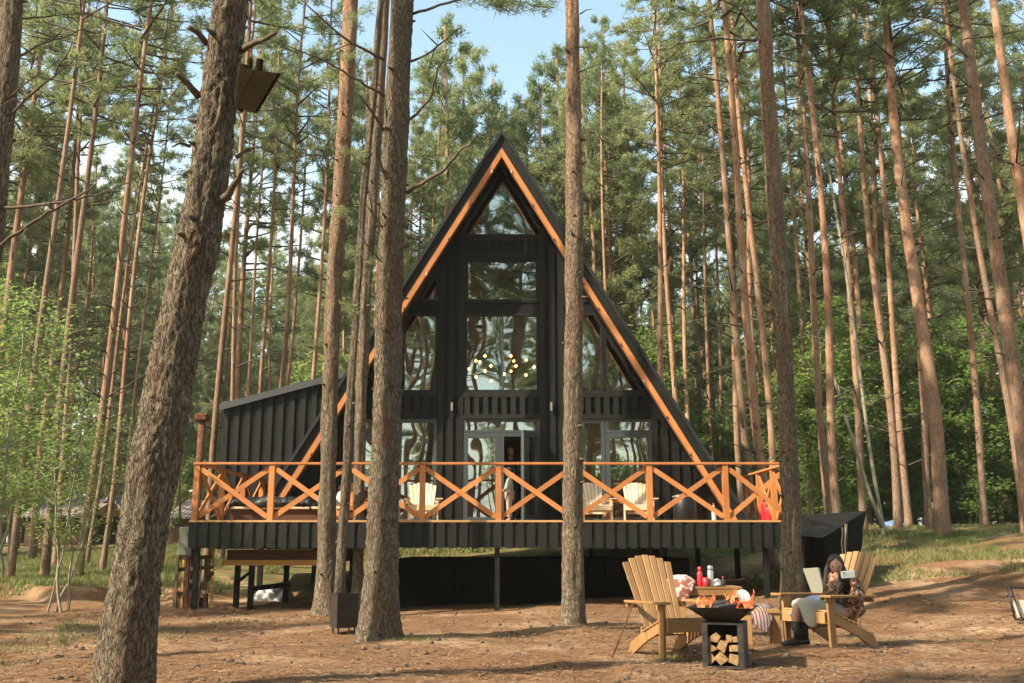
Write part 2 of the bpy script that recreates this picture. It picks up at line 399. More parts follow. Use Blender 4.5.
def ground_mat():
    m = mat('forest_floor', (0.2, 0.12, 0.07), 0.95, 0.1); t = NT(m)
    v = t.coord((1,1,1)); sp = t.n('ShaderNodeSeparateXYZ'); t.l(v, sp.inputs[0])
    fine = t.noise(v, 26, 8, 0.75, 0.6); grit = t.noise(v, 90, 4, 0.8); big = t.noise(v, 0.55, 5, 0.6)
    mid = t.noise(v, 2.6, 6, 0.65)
    c = t.ramp(fine, [(0.32, (0.060,0.030,0.016)), (0.46, (0.160,0.085,0.043)), (0.60, (0.265,0.155,0.080)), (0.76, (0.43,0.30,0.17))])
    c = t.mix(t.ramp(mid, [(0.42, (0.55,0.55,0.55)), (0.6, (0,0,0))]), c, (0.20, 0.108, 0.053))
    c = t.mix(t.ramp(big, [(0.50, (0,0,0)), (0.64, (0.6,0.6,0.6))]), c, (0.46, 0.32, 0.20))
    c = t.mix(t.ramp(grit, [(0.60, (0,0,0)), (0.68, (0.8,0.8,0.8))]), c, (0.055, 0.036, 0.024))
    # green cover grows further back, away from the trodden yard
    def mrange(inp, a, b):
        x = t.n('ShaderNodeMapRange', interpolation_type='SMOOTHSTEP'); x.inputs['From Min'].default_value = a; x.inputs['From Max'].default_value = b
        t.l(inp, x.inputs['Value']); return x.outputs['Result']
    gy = mrange(sp.outputs['Y'], 20.5, 25.5)
    gn = t.n('ShaderNodeMath', operation='MULTIPLY'); t.l(gy, gn.inputs[0]); t.l(t.ramp(mid, [(0.40, (0,0,0)), (0.58, (1,1,1))]), gn.inputs[1])
    c = t.mix(gn.outputs[0], c, t.ramp(fine, [(0.35, (0.05,0.07,0.02)), (0.65, (0.13,0.16,0.05))]))
    m2 = t.noise(v, 1.1, 5, 0.65)
    c = t.mix(t.ramp(m2, [(0.60, (0,0,0)), (0.72, (0.55,0.55,0.55))]), c, (0.085, 0.095, 0.03))
    t.col(c); h = t.mix(0.4, fine, grit); t.nrm(t.bump(h, 0.9, 0.03)); return m
M['ground'] = ground_mat()

# ------------------------------------------------------------------ ground: one sheet to the horizon
def axis(a, b, fine, lo, hi, g=1.18):
    xs = list(np.arange(a, b+1e-6, fine)); s = fine
    while xs[-1] < hi: s *= g; xs.append(xs[-1]+s)
    s = fine
    while xs[0] > lo: s *= g; xs.insert(0, xs[0]-s)
    return np.array(xs)
gxs = axis(-13, 16, 0.085, -250, 250); gys = axis(7, 27, 0.085, -150, 330)
GX, GY = np.meshgrid(gxs, gys)
GZ = ground_z(GX, GY)
rs = np.random.RandomState(5)
ny, nx = GX.shape
idx = np.arange(ny*nx).reshape(ny, nx)
GF = np.stack([idx[:-1,:-1].ravel(), idx[:-1,1:].ravel(), idx[1:,1:].ravel(), idx[1:,:-1].ravel()], 1)
g = link_mesh('ground', np_mesh('ground', np.stack([GX.ravel(), GY.ravel(), GZ.ravel()], 1), GF, M['ground'], smooth=True))
tag(g, kind='structure')
SHADE_SKIP = 0.5
# ------------------------------------------------------------------ pine crowns
def tufts(C, Dn, n, ln, wd, rng, spread=0.9):
    """needle sprays: for every centre C with axis Dn, n thin triangles fanning outwards"""
    N = len(C); C = np.repeat(C, n, 0); A = np.repeat(Dn, n, 0)
    r = rng.normal(size=(N*n, 3)); d = A + r*spread; d /= np.linalg.norm(d, axis=1, keepdims=True)
    s = np.cross(d, rng.normal(size=(N*n, 3))); s /= np.linalg.norm(s, axis=1, keepdims=True)+1e-9
    l = ln*(0.6+0.8*rng.rand(N*n, 1)); w = wd*(0.7+0.6*rng.rand(N*n, 1))
    base = C + rng.normal(size=(N*n, 3))*ln*0.35
    V = np.concatenate([base - s*w/2, base + s*w/2, base + d*l], 1).reshape(-1, 3)
    return V, np.arange(len(V)).reshape(-1, 3)

def crown_mesh(seed, h=10.0, R=2.3, limbs=52, per=34, needles=12, ln=0.18, wd=0.036, lean=0):
    rng = np.random.RandomState(seed); Cs = []; Ds = []; TV = []; TF = []; nv = 0
    def limb(p, q, r0, r1):
        nonlocal nv
        d = q-p; d = d/(np.linalg.norm(d)+1e-9); u = np.cross(d, [0.2, 0.3, 0.9]); u /= np.linalg.norm(u)+1e-9; w = np.cross(d, u)
        vs = [p+(u*math.cos(a)+w*math.sin(a))*r0 for a in (0, 2.1, 4.2)] + [q+(u*math.cos(a)+w*math.sin(a))*r1 for a in (0, 2.1, 4.2)]
        TV.extend(vs)
        for k in range(3):
            a, b = nv+k, nv+(k+1) % 3
            TF.append((a, b, b+3)); TF.append((a, b+3, a+3))
        nv += 6
    for i in range(limbs):
        f = (i+rng.rand())/limbs; z0 = h*(0.0+0.93*f)
        az = rng.rand()*2*math.pi
        prof = (0.35+0.65*min(1, f/0.25))*(1-f)**0.6 if rng.rand() > 0.1 else 0.9*(1-f)**0.6
        Ln = max(0.35, R*prof*(0.65+0.6*rng.rand()))
        up = 0.15+0.75*f+0.15*rng.randn()
        a = np.array([0, 0, z0]); dr = np.array([math.cos(az), math.sin(az), 0])
        b = a + dr*Ln*0.6 + np.array([0, 0, Ln*0.35*up]); c = a + dr*Ln + np.array([0, 0, Ln*0.75*up])
        limb(a, b, 0.035*(1-f)+0.012, 0.022*(1-f)+0.008); limb(b, c, 0.022*(1-f)+0.008, 0.006)
        if f < 0.12 and rng.rand() < 0.55: 
            continue                      # dead limb, no needles
        m = max(4, int(per*(0.35+Ln/R)))
        nsub = max(3, int(m/5))
        for j in range(nsub):
            t = 0.35+0.65*rng.rand(); base = (a+(b-a)*t/0.6) if t < 0.6 else (b+(c-b)*(t-0.6)/0.4)
            sd = dr*0.6 + rng.normal(size=3)*0.6; sd[2] = abs(sd[2])*0.5; sd /= np.linalg.norm(sd)
            sl_ = Ln*(0.22+0.25*rng.rand()); tip = base+sd*sl_
            limb(base, tip, 0.009, 0.004)
            for k in range(5):
                u = 0.35+0.65*rng.rand()
                Cs.append(base+(tip-base)*u+rng.normal(size=3)*0.05); Ds.append(sd*0.8+np.array([0, 0, 0.35]))
    V, F = tufts(np.array(Cs), np.array(Ds), needles, ln, wd, rng)
    TV = np.array(TV); TF = np.array(TF)+len(V)
    mi = np.concatenate([np.zeros(len(F)), np.ones(len(TF))])
    return np_mesh('crown', np.concatenate([V, TV]), np.concatenate([F, TF]), [M['needle'], M['twig']], mi)

CROWNS_S = [crown_mesh(30+i, R=[2.2, 2.6, 2.0][i], limbs=[38, 42, 34][i], per=24) for i in range(3)]
CROWNS = [crown_mesh(10+i, R=[2.1, 2.5, 1.8, 2.3, 2.7, 2.0][i], limbs=[50, 58, 46, 54, 60, 48][i]) for i in range(6)]

def trunk_mb(H, r0, r1, seed, flare=0.25, seg=12, rings=26, stubs=14, stub_lo=2.0, lean=(0, 0), bend=0.12, mb=None, pts=None):
    rnd = random.Random(seed); mb = mb or MB(); P_ = []; R_ = []
    ph = rnd.random()*6.28; ph2 = rnd.random()*6.28
    for i in range(rings+1):
        f = i/rings; f = f**1.25; z = H*f
        x = lean[0]*z + bend*math.sin(z*0.35+ph)*min(1, z/3); y = lean[1]*z + bend*math.sin(z*0.31+ph2)*min(1, z/3)
        P_.append(Vector((x, y, z))); R_.append((r0*(1-f)+r1*f) + r0*flare*math.exp(-z/0.35))
    P_[0].z -= 0.25
    mb.tube(P_, R_, seg)
    for s in range(stubs):
        z = stub_lo + (H*0.62-stub_lo)*rnd.random(); f = z/H; i = min(rings-1, max(0, int((f**0.8)*rings)))
        c = P_[i]; r = R_[i]; a = rnd.random()*6.28; ln = r + 0.12 + (0.9*rnd.random()**2 if rnd.random() < 0.7 else 1.6*rnd.random())
        d = Vector((math.cos(a), math.sin(a), 0.1+0.35*rnd.random()))
        q = c + d*ln*0.5; e = c + d*ln + Vector((0, 0, -0.18*ln + 0.3*ln*rnd.random()))
        mb.tube([c, q, e], [0.022, 0.014, 0.004], 4, 1)
    return mb, P_, R_

BG_TRUNKS = []
for i in range(7):
    mb, _, _ = trunk_mb(21, 0.135, 0.045, 100+i, stubs=30, lean=(random.Random(i).uniform(-.015,.015), 0), bend=0.13)
    BG_TRUNKS.append(mb.mesh('trunk', [M['bark_far'], M['twig']], True))

def forest_pine(x, y, s, rz, k, label, group, name='pine_tree', crown_at=0.54, cs=1.0):
    t = thing(name, label, 'pine tree', (x, y, gz(x, y)-0.03), rz, group)
    t.scale = (s, s, s)
    link_mesh('trunk', BG_TRUNKS[k % 7], t)
    c = link_mesh('crown', CROWNS[(k*5+k//7) % 6], t, (0, 0, 21*crown_at)); c.rotation_euler = (0, 0, k*1.7)
    c.scale = (cs, cs, 21*(1-crown_at)/9.3)
    return t

# ------------------------------------------------------------------ measured trees: (label, D, low point px, high point px, widths px, height, extra)
def bark_trunk(name, pts, rad, parent, seg=56, step=0.035, amp=0.02, seed=0, material=None):
    """a close trunk with real relief: furrowed plates computed on a dense tube"""
    pts = [Vector(p) for p in pts]; zs = [p.z for p in pts]; z0, z1 = zs[0], zs[-1]
    n = int((z1-z0)/step); V = []; off = Vector((seed*3.1, seed*1.7, 0))
    def lerp(z):
        for i in range(len(zs)-1):
            if z <= zs[i+1] or i == len(zs)-2:
                t = (z-zs[i])/(zs[i+1]-zs[i]); return pts[i].lerp(pts[i+1], t), rad[i]*(1-t)+rad[i+1]*t
    # smooth the polyline
    cs = [lerp(z0+(z1-z0)*i/n) for i in range(n+1)]
    px = np.array([[c.x, c.y, c.z, r] for c, r in cs]); k = max(3, int(0.9/step)) | 1
    pad = np.pad(px, ((k//2, k//2), (0, 0)), mode='reflect', reflect_type='odd')
    sm = np.stack([np.convolve(pad[:, j], np.ones(k)/k, 'valid') for j in range(4)], 1)
    for i in range(n+1):
        x, y, z, r = sm[i]; hrel = z - z0
        fl = 1 + 0.30*math.exp(-hrel/0.20)
        fade = 1.0/(1+max(0, hrel-5)*0.22)
        for j in range(seg):
            a = 2*math.pi*j/seg; ca, sa = math.cos(a), math.sin(a)
            lob = 1 + 0.10*math.exp(-hrel/0.3)*math.sin(a*4+seed) + 0.02*math.sin(a*3+z*1.3+seed)
            rr = r*fl*lob
            q = Vector((ca*rr, sa*rr, z*0.21)) + off
            w = noise.noise_vector(q*13)*0.075
            d, _ = noise.voronoi((q+w)*20.0)
            d2, _ = noise.voronoi((q+w)*43.0)
            e = min(1.0, (d[1]-d[0])*2.4)*0.62 + min(1.0, (d2[1]-d2[0])*2.4)*0.38
            f = noise.noise(q*38)*0.25 + noise.noise(q*16)*0.3
            lump = noise.noise(Vector((ca, sa, z*0.9))*1.6 + off)*0.03
            rr += amp*fade*(e*0.9 - 0.6 + f*0.8) + lump*0.7
            V.append((x+ca*rr, y+sa*rr, z))
    V = np.array(V); I = np.arange((n+1)*seg).reshape(n+1, seg); J = np.roll(I, -1, 1)
    F = np.stack([I[:-1].ravel(), J[:-1].ravel(), J[1:].ravel(), I[1:].ravel()], 1)
    me = np_mesh(name, V - np.array(parent.location), F, material or M['bark_near'], smooth=True)
    return link_mesh(name, me, parent)

def px_trunk(D, pl, H, base_px):
    """polyline of (px, py, width_px) at distance D, extended down to the soil and up to height H"""
    pts = []; rad = []
    for x, y, w in pl:
        p = P(x, y, D); depth = p.y*CT + (p.z-EYE)*ST
        pts.append(p); rad.append(w*depth/FPX/2*0.95)
    g0 = gz(pts[0].x, D)-0.12
    if pts[0].z > g0+0.05:
        d = (pts[1]-pts[0])/(pts[1].z-pts[0].z); pts.insert(0, pts[0]+d*(g0-pts[0].z)); rad.insert(0, rad[0]*1.06)
    d = (pts[-1]-pts[-2])/(pts[-1].z-pts[-2].z); top = pts[-1]+d*(H-pts[-1].z)*0.8; top.z = H
    mid = pts[-1].lerp(top, 0.5); mid.z = (pts[-1].z+H)/2
    pts += [mid, top]; rad += [rad[-1]*0.75, rad[-1]*0.25]
    return pts, rad

def needle_spray(segs, n_per_m=26, rng=None, ln=0.11, wd=0.012, needles=16):
    rng = rng or np.random.RandomState(3); Cs = []; Ds = []
    for a, b in segs:
        a = np.array(a); b = np.array(b); L_ = np.linalg.norm(b-a); k = max(2, int(L_*n_per_m))
        for i in range(k):
            t = rng.rand(); Cs.append(a+(b-a)*t+rng.normal(size=3)*0.03); Ds.append((b-a)/L_*0.8)
    return tufts(np.array(Cs), np.array(Ds), needles, ln, wd, rng)

def px_branch(mb, D, pl, r0, r1, wob=0.02, seed=0, dep=0.0, twigs=0):
    """dead branch along a pixel polyline, drifting dep metres in depth"""
    rnd = random.Random(seed); n = len(pl); ps = []
    for i, (x, y) in enumerate(pl): ps.append(P(x, y, D + dep*i/max(1, n-1)))
    wob = min(wob, 0.012*(ps[-1]-ps[0]).length)
    q = []
    for i in range(n-1):
        for k in range(4):
            t = k/4; p = ps[i].lerp(ps[i+1], t)
            if i or k: p += Vector((rnd.uniform(-wob, wob), rnd.uniform(-wob, wob), rnd.uniform(-wob, wob)))
            q.append(p)
    q.append(ps[-1]); m = len(q)
    mb.tube(q, [r0+(r1-r0)*i/(m-1) for i in range(m)], 6)
    for k in range(twigs):
        i = rnd.randrange(m//3, m-1); d = Vector((rnd.uniform(-1,1), rnd.uniform(-.6,.6), rnd.uniform(-.4,1))).normalized()
        l = rnd.uniform(0.15, 0.5); mb.tube([q[i], q[i]+d*l*0.5, q[i]+d*l+Vector((0,0,rnd.uniform(-.1,.1)))], [r1*1.3, r1, 0.002], 4)

def close_tree(name, label, D, pl, H, seed, branches=(), crown=True, amp=0.02, seg=56, step=0.035, crown_z=13.2, cs=1.15, material=None, sprays=()):
    pts, rad = px_trunk(D, pl, H, None)
    t = thing(name, label, 'pine tree', (pts[0].x, D, pts[0].z), 0, None, True)
    bark_trunk('trunk', pts, rad, t, seg, step, amp, seed, material)
    for i, (bpl, r0, r1, dep, tw) in enumerate(branches):
        mb = MB(); px_branch(mb, D, bpl, r0, r1, 0.015, seed*50+i, dep, tw); mb.build('branch', M['twig'], t, True)
    rs2 = random.Random(seed*7+3)
    for i in range(20 if seg > 35 else 8):      # broken branch stubs
        z = pts[0].z+0.6+rs2.random()*9.5
        for q in range(len(pts)-1):
            if pts[q].z <= z <= pts[q+1].z:
                u = (z-pts[q].z)/(pts[q+1].z-pts[q].z); c0_ = pts[q].lerp(pts[q+1], u); r_ = rad[q]*(1-u)+rad[q+1]*u; break
        an = rs2.uniform(-math.pi, 0.3); dr = Vector((math.cos(an), math.sin(an), rs2.uniform(-0.1, 0.6))).normalized(); ll = rs2.uniform(0.02, 0.10)
        mb = MB(); mb.tube([c0_+dr*r_*0.8, c0_+dr*(r_+ll*0.5), c0_+dr*(r_+ll)], [0.028, 0.017, 0.008], 6); mb.build('branch_stub', M['twig'], t, True)
    if crown:
        d = pts[-1]-pts[-3]; base = pts[-3] + d*((crown_z-pts[-3].z)/d.z)
        c = link_mesh('crown', CROWNS_S[seed % 3], t, base-Vector(t.location)); c.scale = (cs, cs, (H-crown_z)/9.2)
        c.rotation_euler = (0, 0, seed)
    if sprays:
        segs = [(P(a, b, D+e), P(c_, d_, D+f)) for (a, b, e, c_, d_, f) in sprays]
        V, F = needle_spray(segs, rng=np.random.RandomState(seed))
        V = V - np.array(t.location); me = np_mesh('needle_spray', V, F, M['needle']); link_mesh('needle_spray', me, t)
    return t

close_tree('leaning_pine_tree', 'thick leaning pine with rough grey bark closest to the camera, carrying the wooden bird box', 8.0,
    [(121,690,56),(127,640,55),(134,600,54),(141,545,51),(151,480,51),(163,430,50),(176,340,48),(194,260,45),(207,190,41),(219,100,37),(230,0,35)], 19, 1,
    [([(242,50),(258,42),(276,33)], 0.035, 0.014, -0.5, 0), ([(236,158),(245,151),(254,148)], 0.02, 0.012, 0, 0),
     ([(212,206),(228,196),(236,182),(243,170)], 0.045, 0.02, -0.3, 0), ([(207,44),(198,33),(189,27)], 0.03, 0.018, -0.2, 0),
     ([(199,97),(188,84),(176,73)], 0.035, 0.018, -0.2, 0), ([(190,146),(180,143),(172,147)], 0.016, 0.006, -0.2, 0)],
    amp=0.030, seg=72, step=0.028, crown_z=12.0)
close_tree('pine_tree', 'thick grey-barked pine just right of the waste bin', 12.5,
    [(379,640,44),(380,600,38),(384,500,32),(387,400,30),(389,300,28),(393,200,26),(398,100,25),(402,0,23)], 22, 2,
    [([(384,60),(340,36),(302,0)], 0.022, 0.008, -0.6, 2), ([(385,97),(360,82),(325,60),(288,46)], 0.02, 0.006, -0.8, 3),
     ([(386,132),(372,112),(359,95)], 0.02, 0.012, -0.5, 0), ([(391,192),(381,165),(376,142)], 0.02, 0.012, -0.5, 0),
     ([(391,240),(378,222),(366,204)], 0.016, 0.007, -0.3, 1), ([(390,268),(376,256),(362,240)], 0.014, 0.006, -0.3, 1),
     ([(407,62),(430,52),(461,27)], 0.022, 0.008, -0.7, 2), ([(402,128),(430,100),(438,70),(446,53)], 0.024, 0.006, -0.9, 0),
     ([(407,193),(440,172),(460,152),(478,135)], 0.026, 0.010, -1.2, 0), ([(396,234),(405,222),(413,208)], 0.016, 0.008, -0.4, 0),
     ([(412,14),(440,6),(470,-4),(520,2),(548,8)], 0.022, 0.006, -0.6, 4)],
    amp=0.026, seg=64, step=0.033, sprays=[(470,-6,-.3,545,10,-.6), (490,-4,-.3,520,12,-.5), (500,0,-.4,556,4,-.7), (455,-2,-.2,500,4,-.4)])
close_tree('pine_tree', 'reddish-brown straight pine standing alone before the right half of the cabin front', 14.5,
    [(573,628,25),(573,600,23),(573,500,22),(573,400,20),(574,300,19),(575,200,18),(573,100,16),(572,0,14)], 21, 3,
    [([(580,72),(588,68),(596,65)], 0.014, 0.006, 0, 0), ([(579,47),(585,48),(592,46)], 0.012, 0.005, 0, 0), ([(580,14),(586,10),(592,9)], 0.012, 0.005, 0, 0),
     ([(580,213),(588,214),(595,212)], 0.012, 0.005, 0, 0), ([(571,85),(568,100),(572,112)], 0.016, 0.008, -0.25, 0)],
    amp=0.016, seg=52, step=0.035, material=M['bark_mid'])
close_tree('pine_tree', 'tall pine at the right deck corner with a pale bark scar, before the black tarp', 16.6,
    [(792,603,24),(792,575,23),(791,500,20.5),(786,400,18),(782,300,17),(775,200,16.5),(768,100,15),(763,0,14)], 22, 4,
    [([(757,41),(720,38),(685,42),(655,54),(638,74)], 0.022, 0.006, -0.5, 4), ([(757,30),(735,5),(700,-8),(660,-5)], 0.02, 0.008, -0.6, 2),
     ([(768,85),(745,86),(722,82)], 0.013, 0.006, 0.3, 0), ([(770,122),(758,120),(745,112)], 0.016, 0.008, -0.3, 0),
     ([(777,190),(765,175),(750,190)], 0.012, 0.005, -0.4, 1), ([(776,30),(800,35),(830,36),(848,44)], 0.016, 0.005, -0.4, 3),
     ([(780,224),(768,210),(757,198)], 0.012, 0.006, 0, 0), ([(762,60),(750,66),(740,82)], 0.012, 0.005, 0, 0)],
    amp=0.018, seg=52, step=0.035, material=M['bark_mid'])
close_tree('pine_tree', 'straight pine left of the waste bin with small green sprays high up', 16.8,
    [(325,614,27),(326,585,21),(327,500,17.5),(330,400,16.5),(333,300,16.5),(340,200,16.5),(346,100,16),(351,0,15)], 22, 5,
    [([(330,150),(322,140),(315,138)], 0.012, 0.005, 0, 0), ([(345,240),(355,236),(366,238)], 0.012, 0.005, 0.2, 2)], amp=0.013, seg=48, step=0.04, crown_z=12.2, material=M['bark_mid'],
    sprays=[(346,250,-.3,372,262,-.5),(340,300,-.4,356,312,-.5),(335,70,-.3,312,84,-.6),(340,60,-.2,372,50,-.5),(340,130,-.2,318,120,-.6),(344,20,-.3,372,8,-.6),(344,150,-.2,366,158,-.6),(336,210,-.3,352,216,-.4)])
close_tree('pine_tree', 'slim crooked pine rising just behind the waste bin', 16.4,
    [(339,602,12),(341,560,11),(345,500,10),(350,400,8.5),(357,300,8),(363,200,7.5),(373,100,7),(381,0,6.5)], 18, 6,
    [([(352,430),(358,428),(364,424)], 0.01, 0.004, 0, 0)], amp=0.008, seg=32, step=0.06, crown_z=12.5, cs=0.8)
close_tree('pine_tree', 'pale pine rising through the left part of the deck', 18.1,
    [(359,500,11),(361,400,12),(365,300,12),(372,200,12),(379,100,11),(385,0,10)], 20, 7, [], amp=0.012, seg=40, step=0.05, crown_z=13.5)
close_tree('pine_tree', 'orange pine cut by the top left corner with long dead branches', 10.0,
    [(-42,560,27),(-20,330,26),(-6,200,25),(4,100,24),(12,0,22)], 19, 8,
    [([(-2,128),(25,98),(55,75),(72,42)], 0.022, 0.006, -0.3, 3), ([(2,64),(40,46),(88,27)], 0.016, 0.005, 0.3, 4), ([(8,20),(45,17),(85,12)], 0.014, 0.005, 0.2, 3),
     ([(-10,209),(30,207),(60,203),(96,195),(128,183)], 0.02, 0.005, -0.6, 3), ([(-14,256),(20,232),(50,212),(72,200),(96,184)], 0.024, 0.008, -0.5, 2),
     ([(-6,110),(18,90),(42,70)], 0.012, 0.005, -0.2, 2), ([(8,-6),(60,-10),(110,4)], 0.014, 0.004, 0.5, 5)], amp=0.016, seg=40, step=0.05, crown_z=12)

M['box_wood'] = wood('mossy_dark_board', (0.014, 0.010, 0.005), (0.03, 0.02, 0.009), 1.0, (8, 8, 8), spec=0.02)
def scar(parent, px, y0, y1, D, hw, col, seed):
    # torn bare patch following the front of the trunk
    n, m = 9, 18; vs = []; fs = []; a0 = P(px, y0, D); a1 = P(px, y1, D); rn = random.Random(seed)
    for i in range(m+1):
        t = i/m; p = a0.lerp(a1, t); w = hw*math.sin(math.pi*min(1, max(0.02, t)))**0.6*(0.75+0.5*rn.random())
        for j in range(n): u = 2*j/(n-1)-1; vs.append((p.x+u*w, p.y-0.012*(1-u*u)+0.02*u*u*(w/hw), p.z))
    for i in range(m):
        for j in range(n-1): q = i*n+j; fs.append((q, q+1, q+n+1, q+n))
    mm = wood('bare_wood_scar_%d' % seed, col, tuple(min(1, x*1.4) for x in col), 0.8, (30, 30, 4)); mb = MB(); mb.add(vs, fs); mb.build('bark_scar', mm, parent, True)
for o_ in [o for o in bpy.data.objects if o.get('label') and o.parent is None]:
    if 'pale bark scar' in o_['label']: scar(o_, 793.5, 508, 556, 16.432, 0.032, (0.20, 0.125, 0.075), 1)

# wooden bird box strapped to the leaning pine
bb = thing('bird_box', 'weathered wooden bird box hanging askew on the leaning pine trunk', 'bird box', P(255, 85, 7.8), 0, None, True)
def px_plate(D0, quad, th, dep=(0,0,0,0)):
    mb = MB(); fr = [P(x, y, D0+e) for (x, y), e in zip(quad, dep)]
    bk = [p+Vector((0.02, th, 0.01)) for p in fr]
    mb.add(fr+bk, [(0,1,2,3),(7,6,5,4),(0,4,5,1),(1,5,6,2),(2,6,7,3),(3,7,4,0)]); return mb
px_plate(7.72, [(255,70),(278,73),(254,113),(235,107)], 0.03).build('front_board', M['box_wood'], bb)
px_plate(7.74, [(240,66),(254,70),(235,107),(234,92)], 0.15, (0,0,0,0.02)).build('side_board', M['box_wood'], bb)
mb = MB(); mb.tube([P(241,92,7.85), P(243,66,7.85)], 0.045, 9); mb.build('log', M['box_wood'], bb)
for a, b, r in (((248,92),(250,59),0.024), ((256,86),(260,60),0.032)):
    mb = MB(); mb.tube([P(*a, 7.9), P(*b, 7.9)], r, 9); mb.build('log', M['box_wood'], bb)

# mid-distance pines whose place can be read off the photograph
MID = [
 # label, D, (x_low,y_low), (x_high,y_high), width px at low, H, material
 ('dark pine trunk at the far left edge behind the leafy saplings', 24, (14,548), (78,40), 9, 21, 'bark_grey'),
 ('leftmost dark pine beside the grey roofed shed, its foot in the grass', 26, (46,560), (102,30), 10, 21, 'bark_grey'),
 ('thin dark pine directly right of the leftmost dark trunk in the grass', 30, (56,556), (75,240), 7, 20, 'bark_grey'),
 ('reddish pine in the left grass, thickest of that row', 25, (80,563), (141,95), 10, 21, 'bark'),
 ('thin pine crossing the thick reddish one near the shed wall', 31, (87,560), (134,240), 5, 20, 'bark'),
 ('pine standing in front of the orange shed gable', 28, (104,556), (146,200), 6.5, 21, 'bark'),
 ('very thin pine between the gable and the leaning pine', 36, (120,545), (158,200), 4, 20, 'bark'),
 ('orange pine just right of the leaning trunk above the shed', 23.5, (212,500), (240,130), 8, 22, 'bark'),
 ('slim orange pine doubling the one left of the black annex', 30, (226,480), (246,130), 6, 22, 'bark'),
 ('thin pine rising above the low end of the annex roof', 36, (242,460), (256,270), 4.5, 20, 'bark'),
 ('straight orange pine above the middle of the annex', 33, (259,450), (276,120), 5.5, 21, 'bark'),
 ('orange pine just left of the annex roof peak', 31, (275,450), (300,100), 6.5, 22, 'bark'),
 ('thin red pine between two thicker ones above the annex', 37, (283,450), (303,190), 5, 20, 'bark'),
 ('pine behind the annex roof peak beside the near straight pine', 32, (311,450), (328,110), 6, 21, 'bark'),
 ('thin pine seen above the left roof slope', 38, (432,320), (436,190), 5, 21, 'bark'),
 ('slim pine just beyond the upper left roof slope', 40, (418,260), (421,170), 4.5, 21, 'bark'),
 ('thin pine just right of the upper right roof slope', 35, (609,460), (603,130), 5, 21, 'bark'),
 ('second thin pine behind the right roof slope', 41, (622,460), (613,190), 4.5, 20, 'bark'),
 ('bright orange pine behind the middle of the right roof slope', 30, (662,470), (656,60), 7.5, 21, 'bark'),
 ('orange pine a step right of the bright one over the roof slope', 32, (678,470), (664,180), 7, 21, 'bark'),
 ('slim pine above the lower right roof slope', 36, (692,480), (683,230), 6, 21, 'bark'),
 ('thin pine in front of the pale green gap right of the roof', 38, (713,490), (703,190), 5, 20, 'bark'),
 ('thin darker pine left of the tall trio', 40, (721,490), (716,200), 5, 20, 'bark'),
 ('pine at the left flank of the tall trio beside the cabin', 31, (742,500), (722,160), 7, 21, 'bark'),
 ('left trunk of the tall orange trio beside the deck', 24, (752,505), (708,0), 10, 22, 'bark'),
 ('middle trunk of the tall orange trio, the thickest', 21.5, (768,505), (719,0), 12, 22, 'bark'),
 ('right trunk of the tall orange trio with a pale broken knot', 25, (773,500), (733,0), 9, 22, 'bark'),
 ('thin pine just right of the scarred deck corner pine', 33, (812,515), (796,250), 6, 21, 'bark'),
 ('left trunk of the close pair of pines behind the black tarp', 25.5, (829,518), (798,60), 10, 22, 'bark'),
 ('right trunk of the close pair of pines behind the black tarp', 24.8, (838,520), (811,120), 11, 22, 'bark'),
 ('pine standing over the right end of the black tarp', 27, (864,530), (839,160), 9, 21, 'bark'),
 ('slender pale trunk curving to the left towards the top', 26, (886,543), (798,0), 4.5, 19, 'birch'),
 ('pine with orange upper bark left of the pair on the mound', 28.5, (899,538), (864,140), 10, 21, 'bark'),
 ('second orange pine left of the thick mound pine', 29.5, (910,537), (878,140), 8, 21, 'bark'),
 ('pine touching the left side of the thick mound pine', 28.2, (930,536), (900,120), 9, 21, 'bark'),
 ('thickest pale-barked pine rooted on the grassy mound', 25.0, (943,540), (887,0), 18, 23, 'bark'),
 ('straight pine standing clear at the back of the grassy mound', 29, (985,533), (955,150), 9, 21, 'bark'),
 ('grey pine at the right edge of the mound', 24, (1025,532), (945,0), 9, 21, 'bark_grey'),
 ('thin orange pine leaning left near the right edge', 30, (1022,500), (976,130), 6, 20, 'bark'),
 ('broad shaded grey pine at the right border', 19, (1034,540), (970,40), 20, 22, 'bark_grey'),
 ('heavy orange pine crossing the top right corner', 17, (1062,400), (992,0), 15, 21, 'bark'),
]
taken = []
for i, (lab, D, lo, hi, w, H, mt) in enumerate(MID):
    a = P(*lo, D); b = P(*hi, D); d = (b-a)/(b.z-a.z)
    base = a + d*(0-a.z); g0 = gz(base.x, D); base = a + d*(g0-a.z)
    t = thing('birch_tree' if mt == 'birch' else 'pine_tree', lab, 'tree' if mt == 'birch' else 'pine tree', base, 0)
    depth = D*CT+(a.z-EYE)*ST; r0 = w*(0.77 if w > 8 else 0.84)*depth/FPX/2
    mb, pp, rr = trunk_mb(H-g0, r0*1.08, r0*0.38, 300+i, flare=0.25, seg=14 if w > 8 else 10, rings=34, stubs=10 if mt == 'birch' else 26, stub_lo=1.8, lean=(d.x, 0), bend=0.05+0.03*(i % 3))
    me = mb.mesh('trunk', [M[mt], M['twig']], True); link_mesh('trunk', me, t)
    taken.append((base.x, D)); Ht = H-g0
    cz = Ht*(0.58+0.06*((i*7) % 5)/4)
    c = link_mesh('crown', CROWNS_S[i % 3], t, (d.x*cz, 0, cz)); sc_ = 0.95+0.05*(i % 4) if w > 6 else 0.75
    c.scale = (sc_, sc_, (Ht-cz)/9.3); c.rotation_euler = (0, d.x, i*1.3)

